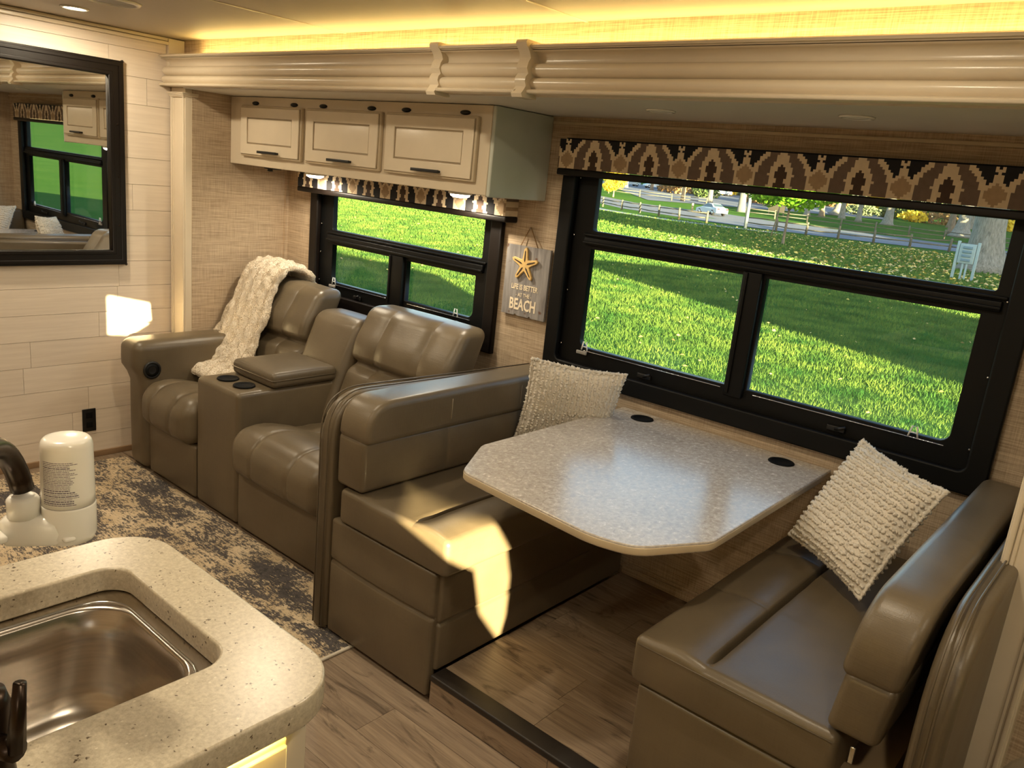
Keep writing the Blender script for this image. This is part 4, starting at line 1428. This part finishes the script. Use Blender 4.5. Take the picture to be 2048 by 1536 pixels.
def strip(near, far, sub=6, lift=.03):
    V, F = [], []
    for (a, b_) in zip(near, far):
        for k in range(sub + 1):
            t = k / sub
            x, y = a[0] + (b_[0] - a[0]) * t, a[1] + (b_[1] - a[1]) * t
            V.append((x, y, gz(x, y) + lift))
    n = sub + 1
    for i in range(len(near) - 1):
        for k in range(sub):
            F.append((i * n + k, i * n + k + 1, (i + 1) * n + k + 1, (i + 1) * n + k))
    return V, F
near = [(20, 79), (-10, 78.5), (-17, 80), (-23, 77), (-28, 75.5), (-34, 75.5), (-41, 77), (-46, 80), (-55, 84), (-70, 93), (-110, 120)]
far = [(20, 100), (-10, 100), (-24, 100), (-30, 100), (-36, 99), (-43, 99), (-50, 101), (-55, 99), (-62, 98), (-78, 106), (-118, 132)]
rd = tag(obj('road', strip(near, far), M['asphalt'], None), kind='structure')
obj('parking_lot', strip([(-66, 108), (-60, 118), (-52, 130), (-40, 142)], [(-112, 158), (-100, 172), (-84, 182), (-66, 186)], 8, .06), M['asphalt'], rd)
obj('gravel_verge', strip([(-60, 80), (-48, 70), (-41, 66), (-34, 66), (-28, 68)], [(-62, 82.5), (-49, 73), (-42, 69.5), (-35, 69), (-28, 69.5)], 3, .05), M['gravel'], rd)

# fallen leaves
rnd = random.Random(21)
V, F, Mi = [], [], []
def leafat(x, y, s):
    a = rnd.random() * 6.28
    c_, s_ = math.cos(a) * s, math.sin(a) * s
    z = gz(x, y) + .05
    o = len(V)
    tl = rnd.uniform(.2, .9) * s
    V.extend([(x - c_, y - s_, z), (x + s_ * .6, y - c_ * .6, z + tl), (x + c_, y + s_, z + tl * .3), (x - s_ * .6, y + c_ * .6, z - .01)])
    F.append((o, o + 1, o + 2, o + 3)); Mi.append(rnd.randrange(2))
for _ in range(4000):
    y = rnd.uniform(28, 72)
    x = -9 - (y - 40) * .25 + rnd.gauss(0, 1) * (5 + .05 * y)
    leafat(x, y, rnd.uniform(.05, .13))
for _ in range(700):
    leafat(rnd.uniform(-30, 2), rnd.uniform(8, 40), rnd.uniform(.02, .05))
tag(obj('fallen_leaves', (V, F), [M['leaf1'], M['leaf2']], None, False, mids=Mi), 'scattered tan and yellow fallen leaves on the lawn near the big oak', 'leaves', kind='stuff')

# fences
def fence(pts, label, h=1.15, ext=None):
    p0 = pts[0]
    t = thing('split_rail_fence', (p0[0], p0[1], gz(*p0)), label, 'fence')
    rnd = random.Random(len(pts))
    for p in pts:
        z = gz(*p)
        lx, ly = rnd.uniform(-.05, .05), rnd.uniform(-.05, .05)
        obj('post', tube([(p[0], p[1], z - .05), (p[0] + lx, p[1] + ly, z + h * .6), (p[0] + lx * 1.5, p[1] + ly * 1.5, z + h)], [.12, .11, .09], 7), M['rail'], t)
    for a, b_ in zip(pts[:-1], pts[1:]):
        if math.hypot(a[0] - b_[0], a[1] - b_[1]) > 13:
            continue
        for hh in (.48, .92):
            za, zb = gz(*a) + hh + rnd.uniform(-.05, .05), gz(*b_) + hh + rnd.uniform(-.05, .05)
            mid = ((a[0] + b_[0]) / 2, (a[1] + b_[1]) / 2, (za + zb) / 2 + rnd.uniform(-.06, .04))
            obj('rail', tube([(a[0], a[1], za), mid, (b_[0], b_[1], zb)], [.055, .07, .05], 6), M['rail'], t)
    return t
fence([(-60.8, 86), (-55.9, 81.5), (-51.1, 78.3), (-47.5, 76.4), (-43.8, 74.2), (-40.4, 72.4), (-37.2, 72)], 'weathered split-rail fence between the gravel verge and the white car')
fence([(-33.9, 73.7), (-31.0, 73.9), (-28.2, 74), (-25.4, 74.4), (-22.6, 75.3), (-19.8, 76.2), (-16.9, 77.2), (-13.2, 77.4), (-9, 78), (-4, 78)], 'weathered split-rail fence between the young tree and the road')
fence([(-47.9, 103.5), (-44.3, 104.5), (-40.2, 105.2), (-36, 105.5), (-32, 106.3), (-28.2, 107), (-24.4, 107.6), (-20.2, 108), (-15, 108)], 'split-rail fence on the far side of the road behind the pole')
fence([(-76, 112), (-71, 113.5), (-66, 115), (-61, 117)], 'short split-rail fence by the yellow tree and parking lot')

# trees
def leafblob(center, rad, count, size, seed, squash=1.0):
    rnd = random.Random(seed)
    V, F = [], []
    for _ in range(count):
        while True:
            p = Vector((rnd.uniform(-1, 1), rnd.uniform(-1, 1), rnd.uniform(-1, 1)))
            if p.length <= 1:
                break
        if p.length < .55 and rnd.random() < .6:
            p = p.normalized() * rnd.uniform(.6, 1)
        wob = 1 + .25 * noise.noise(p * 2.5 + Vector((seed, 0, 0)))
        c = Vector(center) + Vector((p.x * rad[0], p.y * rad[1], p.z * rad[2])) * wob
        u = Vector((rnd.gauss(0, 1), rnd.gauss(0, 1), rnd.gauss(0, 1))).normalized()
        w = u.orthogonal().normalized()
        s = size * rnd.uniform(.6, 1.3)
        o = len(V)
        V.extend([tuple(c - u * s), tuple(c + w * s * .6), tuple(c + u * s), tuple(c - w * s * .6)])
        F.append((o, o + 1, o + 2, o + 3))
    return V, F
def tree(name, x, y, r, h, blobs, fmat, tmat, label, group=None, flare=1.7, lean=(0, 0), leaf=.25, limbs=4, seed=1):
    z = gz(x, y)
    t = thing(name, (x, y, z), label, 'tree', group)
    rnd = random.Random(seed)
    pr = []
    rr = []
    for k in range(9):
        f_ = k / 8
        pr.append((x + lean[0] * f_ + .1 * r * math.sin(f_ * 5 + seed), y + lean[1] * f_, z - .1 + h * f_ ** 1.35))
        rr.append(r * (flare - (flare - 1) * min(1, f_ * 3.2) ** .6) * (1 - .35 * f_))
    obj('trunk', tube(pr, rr, 14), tmat, t)
    tx, ty, tz = pr[-1]
    for k in range(limbs):
        a = 2 * PI * k / max(1, limbs) + rnd.random()
        l = h * rnd.uniform(.3, .5)
        obj('branch', tube([(tx, ty, tz - h * .12), (tx + math.cos(a) * l * .4, ty + math.sin(a) * l * .4, tz + l * .25), (tx + math.cos(a) * l, ty + math.sin(a) * l, tz + l * .6)], [r * .5, r * .3, r * .12], 7), tmat, t)
    for q, (c, rad, n) in enumerate(blobs):
        tag(obj('crown', leafblob((x + c[0], y + c[1], z + c[2]), rad, n, leaf, seed * 13 + q), fmat, t, False), kind='stuff')
    return t
tree('oak_tree', -9.55, 52.0, .95, 9, [((0, 0, 13), (6, 6, 5), 1800)], M['f_dark'], M['bark'], 'massive grey-barked oak standing in the leaf litter beside the power pedestal', leaf=.4, seed=2)
ty = tree('young_tree', -20.9, 51.3, .10, 2.6, [((.1, 0, 3.6), (3.0, 2.4, 1.35), 2600), ((-1.6, .3, 3.3), (1.5, 1.5, .9), 700)], M['f_green'], M['bark2'], 'slim young tree with a bright green crown on the lawn', flare=1.3, leaf=.16, seed=3)
tree('park_tree', -24.6, 117, .85, 8, [((0, 0, 12), (2.8, 2.8, 3), 500)], M['f_brown'], M['bark'], 'broad grey park tree with flared roots beyond the far fence', leaf=.5, flare=2.2, seed=4)
tree('park_tree', -36.0, 124.6, .62, 8, [((0, 0, 11), (2.8, 2.8, 3), 500)], M['f_dark'], M['bark'], 'upright grey park tree behind the far fence between broader trees', leaf=.5, flare=1.8, seed=5)
tree('park_tree', -31.2, 140, .5, 8, [((0, 0, 11), (2.8, 2.8, 3), 500)], M['f_brown'], M['bark2'], 'slender brown park tree on the rise behind the far fence', leaf=.5, flare=1.6, seed=6)
tree('park_tree', -47.6, 136.4, .8, 7, [((0, 0, 10), (2.8, 2.8, 3), 500)], M['f_dark'], M['bark'], 'leaning grey park tree on the rise behind the young green tree', leaf=.5, flare=2.0, lean=(.9, 0), seed=7)
tree('park_tree', -52.0, 110.5, .58, 8, [((0, 0, 11), (2.8, 2.8, 3), 500)], M['f_dark'], M['paletrunk'], 'pale smooth-barked tree next to the utility pole behind the white car', leaf=.5, flare=1.3, seed=8)
tree('park_tree', -62.5, 121, .45, 8, [((0, 0, 11), (2.8, 2.8, 3), 500)], M['f_brown'], M['paletrunk'], 'thin pale tree at the edge of the parking lot', leaf=.5, flare=1.3, seed=9)
tree('park_tree', -66.0, 118.5, .36, 8, [((0, 0, 11), (2.8, 2.8, 3), 500)], M['f_yellow'], plain('tan_bark', srgb(150, 126, 98), .8), 'thin tan-barked tree just behind the white car', leaf=.5, flare=1.2, seed=10)
tree('yellow_tree', -70.0, 104.5, .14, 1.6, [((0, 0, 2.6), (1.9, 1.6, 1.6), 900), ((-.8, 0, 1.6), (1.2, 1, .9), 350)], M['f_yellow'], M['bark2'], 'small bright yellow tree by the short fence', leaf=.17, flare=1.2, limbs=2, seed=11)
# the wooded background on the rise
rnd = random.Random(77)
mats = ['f_dark', 'f_grey', 'f_brown', 'f_grey', 'f_dark', 'f_yellow', 'f_grey']
names = {'f_dark': 'dull green', 'f_grey': 'grey-green', 'f_brown': 'russet', 'f_yellow': 'golden'}
i = 0
for ang in [31.0 - 1.62 * k for k in range(19)]:
    for ring in (0, 1):
        d = (172 if ring == 0 else 205) + rnd.uniform(-10, 12)
        a = math.radians(ang + rnd.uniform(-.6, .6) + ring * .8)
        if ang > 18:
            d += 26
        x, y = -math.sin(a) * d, math.cos(a) * d
        mk = mats[(i * 3 + ring) % 7]
        hh = rnd.uniform(2.2, 4.0)
        tree('background_tree', x, y, rnd.uniform(.25, .5), hh, [((0, 0, hh + .8), (rnd.uniform(2.6, 4), rnd.uniform(2.6, 4), rnd.uniform(2.0, 3.2)), 420), ((rnd.uniform(-2, 2), 0, 1.2), (2.2, 1.6, 1.1), 150)], M[mk], M['bark' if i % 2 else 'bark2'], names[mk] + ' leafed tree in the wooded rise behind the far fence and parking lot', names[mk] + ' background trees', flare=1.3, leaf=.42, limbs=2, seed=40 + i)
        i += 1

# pole, stake, bollards, kiosk, power pedestal
tag(obj('utility_pole', tube([(-32.8, 71.2, G0), (-32.8, 71.2, 3), (-32.75, 71.2, 8)], [.16, .15, .12], 12), M['pole'], None), 'pale blue-grey utility pole beside the split-rail fence', 'pole')
tag(obj('tree_stake', tube([(-25.9, 61.0, G0), (-25.7, 61.1, .7), (-25.6, 61.1, 2.9)], [.05, .05, .04], 8), M['bark2'], None), 'thin dark sapling stem standing on the lawn beyond the young tree', 'sapling')
bl = thing('bollard', (-52.6, 97.3, gz(-52.6, 97.3)), 'pale orange roadside bollard behind the white car', 'bollard')
obj('shaft', lathe([(.13, 0), (.13, .95), (.10, 1.02), (.0005, 1.05)], (-52.6, 97.3, gz(-52.6, 97.3)), 12), plain('bollard_tan', srgb(224, 186, 130), .6), bl)
obj('band', lathe([(.135, .6), (.135, .75)], (-52.6, 97.3, gz(-52.6, 97.3)), 12), M['bark2'], bl)
kz = gz(-48.4, 114.2)
ki = thing('notice_board', (-48.4, 114.2, kz), 'tan wooden notice board behind the young tree', 'board')
obj('panel', rb(-49.6, -47.2, 114.15, 114.3, kz + .35, kz + 2.1, .03), M['kiosk'], ki)
for xx in (-49.5, -47.3):
    obj('leg', rb(xx - .07, xx + .07, 114.3, 114.42, kz - .05, kz + 2.15, .02), M['bark2'], ki)
px, py = -8.45, 42.2
pd = thing('power_pedestal', (px, py, G0), 'pale campsite power pedestal on two posts near the big oak', 'pedestal')
for s_ in (-.42, .42):
    obj('post', rb(px + s_ - .06, px + s_ + .06, py - .06, py + .06, G0 - .05, G0 + 1.75, .015), M['pedestal'], pd)
bx_ = obj('panel_box', rb(px - .34, px + .34, py - .10, py + .08, G0 + .75, G0 + 1.65, .03), M['pedestal'], pd)
for k in range(4):
    obj('outlet_cover', rb(px - .2, px + .2, py - .15, py - .10, G0 + .85 + .19 * k, G0 + .97 + .19 * k, .015), plain('cover_grey', srgb(104, 128, 140), .5), bx_)
obj('conduit', jn(rb(px - .12, px - .04, py - .05, py + .03, G0 - .05, G0 + .75, .01), rb(px + .05, px + .13, py - .05, py + .03, G0 - .05, G0 + .75, .01)), M['pedestal'], pd)

# cars
def make_car(x, y, z, head, paint, label, group=None, van=False):
    t = thing('parked_car' if group else 'sedan_car', (0, 0, 0), label, 'car', group)
    hw = .88
    if van:
        prof = [(-2.3, .35), (-2.3, .95), (-2.2, 1.05), (-1.5, 1.15), (-.9, 1.85), (2.2, 1.85), (2.3, 1.2), (2.3, .35)]
        win = [(-1.38, 1.2), (-.85, 1.75), (2.0, 1.75), (2.12, 1.25)]
    else:
        prof = [(-2.25, .32), (-2.28, .60), (-2.15, .74), (-1.1, .92), (-.30, 1.38), (.15, 1.44), (.85, 1.40), (1.55, 1.02), (2.15, .96), (2.28, .78), (2.25, .34)]
        win = [(-.98, .96), (-.24, 1.34), (.16, 1.39), (.80, 1.35), (1.38, 1.02)]
    def body(pr):
        V, F = [], []
        n = len(pr)
        secs = [(-1, .82), (-.93, .96), (-.8, 1), (.8, 1), (.93, .96), (1, .82)]
        for (s, k) in secs:
            for (a, zz) in pr:
                zz2 = .32 + (zz - .32) * (1 - (1 - k) * .35)
                tuck = 1 - .22 * max(0, (zz - .95) / .5)
                V.append((a * (1 - (1 - k) * .12), s * hw * tuck, zz2))
        for i in range(len(secs) - 1):
            for k in range(n):
                F.append((i * n + k, i * n + (k + 1) % n, (i + 1) * n + (k + 1) % n, (i + 1) * n + k))
        F.append(tuple(range(n - 1, -1, -1)))
        F.append(tuple((len(secs) - 1) * n + k for k in range(n)))
        return V, F
    rot = Matrix.Translation((x, y, z)) @ Matrix.Rotation(head, 4, 'Z')
    tr = lambda g: ([tuple(rot @ Vector(p)) for p in g[0]], g[1])
    t.location = (x, y, z)
    obj('body', tr(body(prof)), paint, t, False)
    for s in (-1, 1):
        tk = lambda zz: hw * (1 - .22 * max(0, (zz - .95) / .5)) * 1.005
        V = [(a, s * tk(zz), zz) for a, zz in win] + [(a, s * (tk(zz) - .02), zz) for a, zz in win]
        n = len(win)
        obj('side_window', tr((V, [tuple(range(n)), tuple(range(n, 2 * n))] + [(k, (k + 1) % n, n + (k + 1) % n, n + k) for k in range(n)])), M['carglass'], t, False)
    if not van:
        obj('rear_window', tr((lambda a, b_: ([(a[0] + .02, -.62, a[1]), (a[0] + .02, .62, a[1]), (b_[0] + .02, .68, b_[1] + .02), (b_[0] + .02, -.68, b_[1] + .02), (a[0], -.62, a[1] - .02), (a[0], .62, a[1] - .02), (b_[0], .68, b_[1]), (b_[0], -.68, b_[1])], [(0, 1, 2, 3), (7, 6, 5, 4), (0, 4, 5, 1), (1, 5, 6, 2), (2, 6, 7, 3), (3, 7, 4, 0)]))((.92, 1.375), (1.50, 1.06))), M['carglass'], t, False)
    for a in (-1.42, 1.38):
        for s in (-1, 1):
            w = obj('wheel', tr(lathe([(.0005, -.1), (.2, -.1), (.32, -.09), (.32, .09), (.2, .1), (.0005, .1)], (a, s * .80, .32), 18, 'y')), M['tyre'], t)
            obj('hub', tr(lathe([(.19, 0), (.19, .012), (.05, .02), (.0005, .02)] if s > 0 else [(.19, 0), (.19, -.012), (.05, -.02), (.0005, -.02)], (a, s * .90, .32), 14, 'y')), M['chrome'], w)
    for s in (-1, 1):
        obj('tail_light', tr(rb(2.16, 2.29, s * .62 - .18, s * .62 + .18, .74, .90, .02)), M['taillight'], t)
    return t
# the white sedan drives away from the viewer toward the left; its tail faces the camera side
make_car(-48.6, 95.0, gz(-48.6, 95) + .03, math.radians(-28), M['carwhite'], 'white sedan on the road seen from its rear quarter')
cs_ = [(-98, 152, (150, 164, 176), 0), (-92.5, 153, (206, 210, 214), 0), (-86, 157, (168, 176, 184), 0), (-80.5, 160, (214, 216, 220), 0), (-72.5, 158.5, (186, 46, 40), 0), (-66.0, 160, (224, 226, 228), 1), (-60, 158, (120, 132, 146), 0)]
nm = ['slate blue parked car nearest the yellow tree', 'silver parked car next to the slate blue one', 'grey parked car between two silver ones', 'pale silver parked car next to the red one', 'red parked car in the far lot', 'white parked van beside the red car', 'dark blue-grey parked car past the white van']
for (x, y, c, v), lb in zip(cs_, nm):
    make_car(x, y, gz(x, y) + .06, math.radians(random.uniform(50, 75)), plain('car_paint', srgb(*c), .25, 0, .02), lb, 'cars in the far parking lot', bool(v))

# trailers added as shadow casters, and shade trees, out of sight to the side; they cast the long evening shadows on the lawn
def trailer(c0, d1, d2, ln, wd, label, top=2.2):
    nt = thing('neighbour_trailer', (c0[0], c0[1], G0), label, 'trailer')
    def tb_(a0, a1, b0, b1, z0, z1):
        g = rb(a0, a1, b0, b1, z0, z1, .1)
        return [(c0[0] + d1[0] * v[0] + d2[0] * v[1], c0[1] + d1[1] * v[0] + d2[1] * v[1], v[2]) for v in g[0]], g[1]
    obj('shell', tb_(0, ln, 0, wd, -.72, top), M['exterior'], nt)
    obj('skirt', tb_(.15, ln - .2, .1, wd - .1, -1.0, -.74), M['grey'], nt)
    for q in (.2, .65):
        obj('window', tb_(ln * q, ln * q + 1.4, -.02, .2, .4, 1.2), M['carglass'], nt)
        obj('window', tb_(ln * q, ln * q + 1.4, wd - .2, wd + .02, .4, 1.2), M['carglass'], nt)
trailer((4.3, 11.75), (.716, .698), (.698, -.716), 8.5, 2.5, 'white camper trailer standing on the lawn beyond the pilaster side')
trailer((25.0, -7.5), (.475, .88), (.88, -.475), 10, 2.5, 'white camper trailer seen side on past the first one', 3.1)
trailer((30.0, 1.6), (.475, .88), (.88, -.475), 9, 2.5, 'white camper trailer last in the line toward the shade trees', 3.1)
for k in range(8):
    s_ = 1 + 6.0 * k
    x, y = 31.5 + .475 * s_, 17.4 + .88 * s_
    tree('shade_tree', x, y, .4, 5, [((0, 0, 7.6), (3.5, 3.5, 4.6), 2400)], M['f_dark'], M['bark2'], 'leafy shade tree in the row beyond the neighbouring trailer', 'shade trees beyond the neighbouring trailer', leaf=.5, seed=200 + k)

for k in range(8):
    s_ = 1 + 8.5 * k
    x, y = 6 + .475 * s_, 84 + .88 * s_
    tree('shade_tree', x, y, .4, 5, [((0, 0, 7.0), (4.4, 4.4, 5.0), 1400)], M['f_dark'], M['bark2'], 'leafy shade tree in the distant row along the road', 'shade trees along the distant road', leaf=.7, seed=300 + k)
# more trunks and low brush on the wooded rise
for k in range(26):
    a = math.radians(33 - 1.28 * k + random.uniform(-.5, .5))
    d = random.uniform(122, 165)
    x, y = -math.sin(a) * d, math.cos(a) * d
    if x < -50 and d < 150: d = 168; x, y = -math.sin(a) * d, math.cos(a) * d
    mk = ('bark', 'bark2', 'bark')[k % 3]
    tree('forest_tree', x, y, random.uniform(.22, .48), 7, [((0, 0, 9.5), (2.2, 2.2, 2.5), 200)], M[('f_dark', 'f_brown', 'f_grey')[k % 3]], M[mk], ('grey-barked forest tree with dull green crown on the rise', 'brown-barked forest tree with russet crown on the rise', 'grey-barked forest tree with grey-green crown on the rise')[k % 3], ('green-crowned forest trees', 'russet-crowned forest trees', 'grey-green-crowned forest trees')[k % 3], leaf=.6, flare=1.6, limbs=2, seed=400 + k)
for k in range(22):
    a = math.radians(30 - 1.35 * k + random.uniform(-.5, .5))
    d = random.uniform(150, 185)
    x, y = -math.sin(a) * d, math.cos(a) * d
    i = k % 4
    t = thing('brush', (x, y, gz(x, y)), ('low russet bush on the wooded rise', 'low grey-green bush on the wooded rise', 'low dull green bush on the wooded rise', 'low golden bush on the wooded rise')[i], 'bush', ('russet bushes', 'grey-green bushes', 'dull green bushes', 'golden bushes')[i])
    w = random.uniform(2.0, 4.5)
    tag(obj('foliage', leafblob((x, y, gz(x, y) + .9), (w, 1.5, random.uniform(.8, 1.5)), 420, .3, 500 + k), M[('f_brown', 'f_grey', 'f_dark', 'f_yellow')[i]], t, False), kind='stuff')
    obj('stem', tube([(x, y, gz(x, y) - .05), (x + .1, y, gz(x, y) + .5), (x, y, gz(x, y) + 1.1)], [.09, .07, .04], 6), M['bark2'], t)
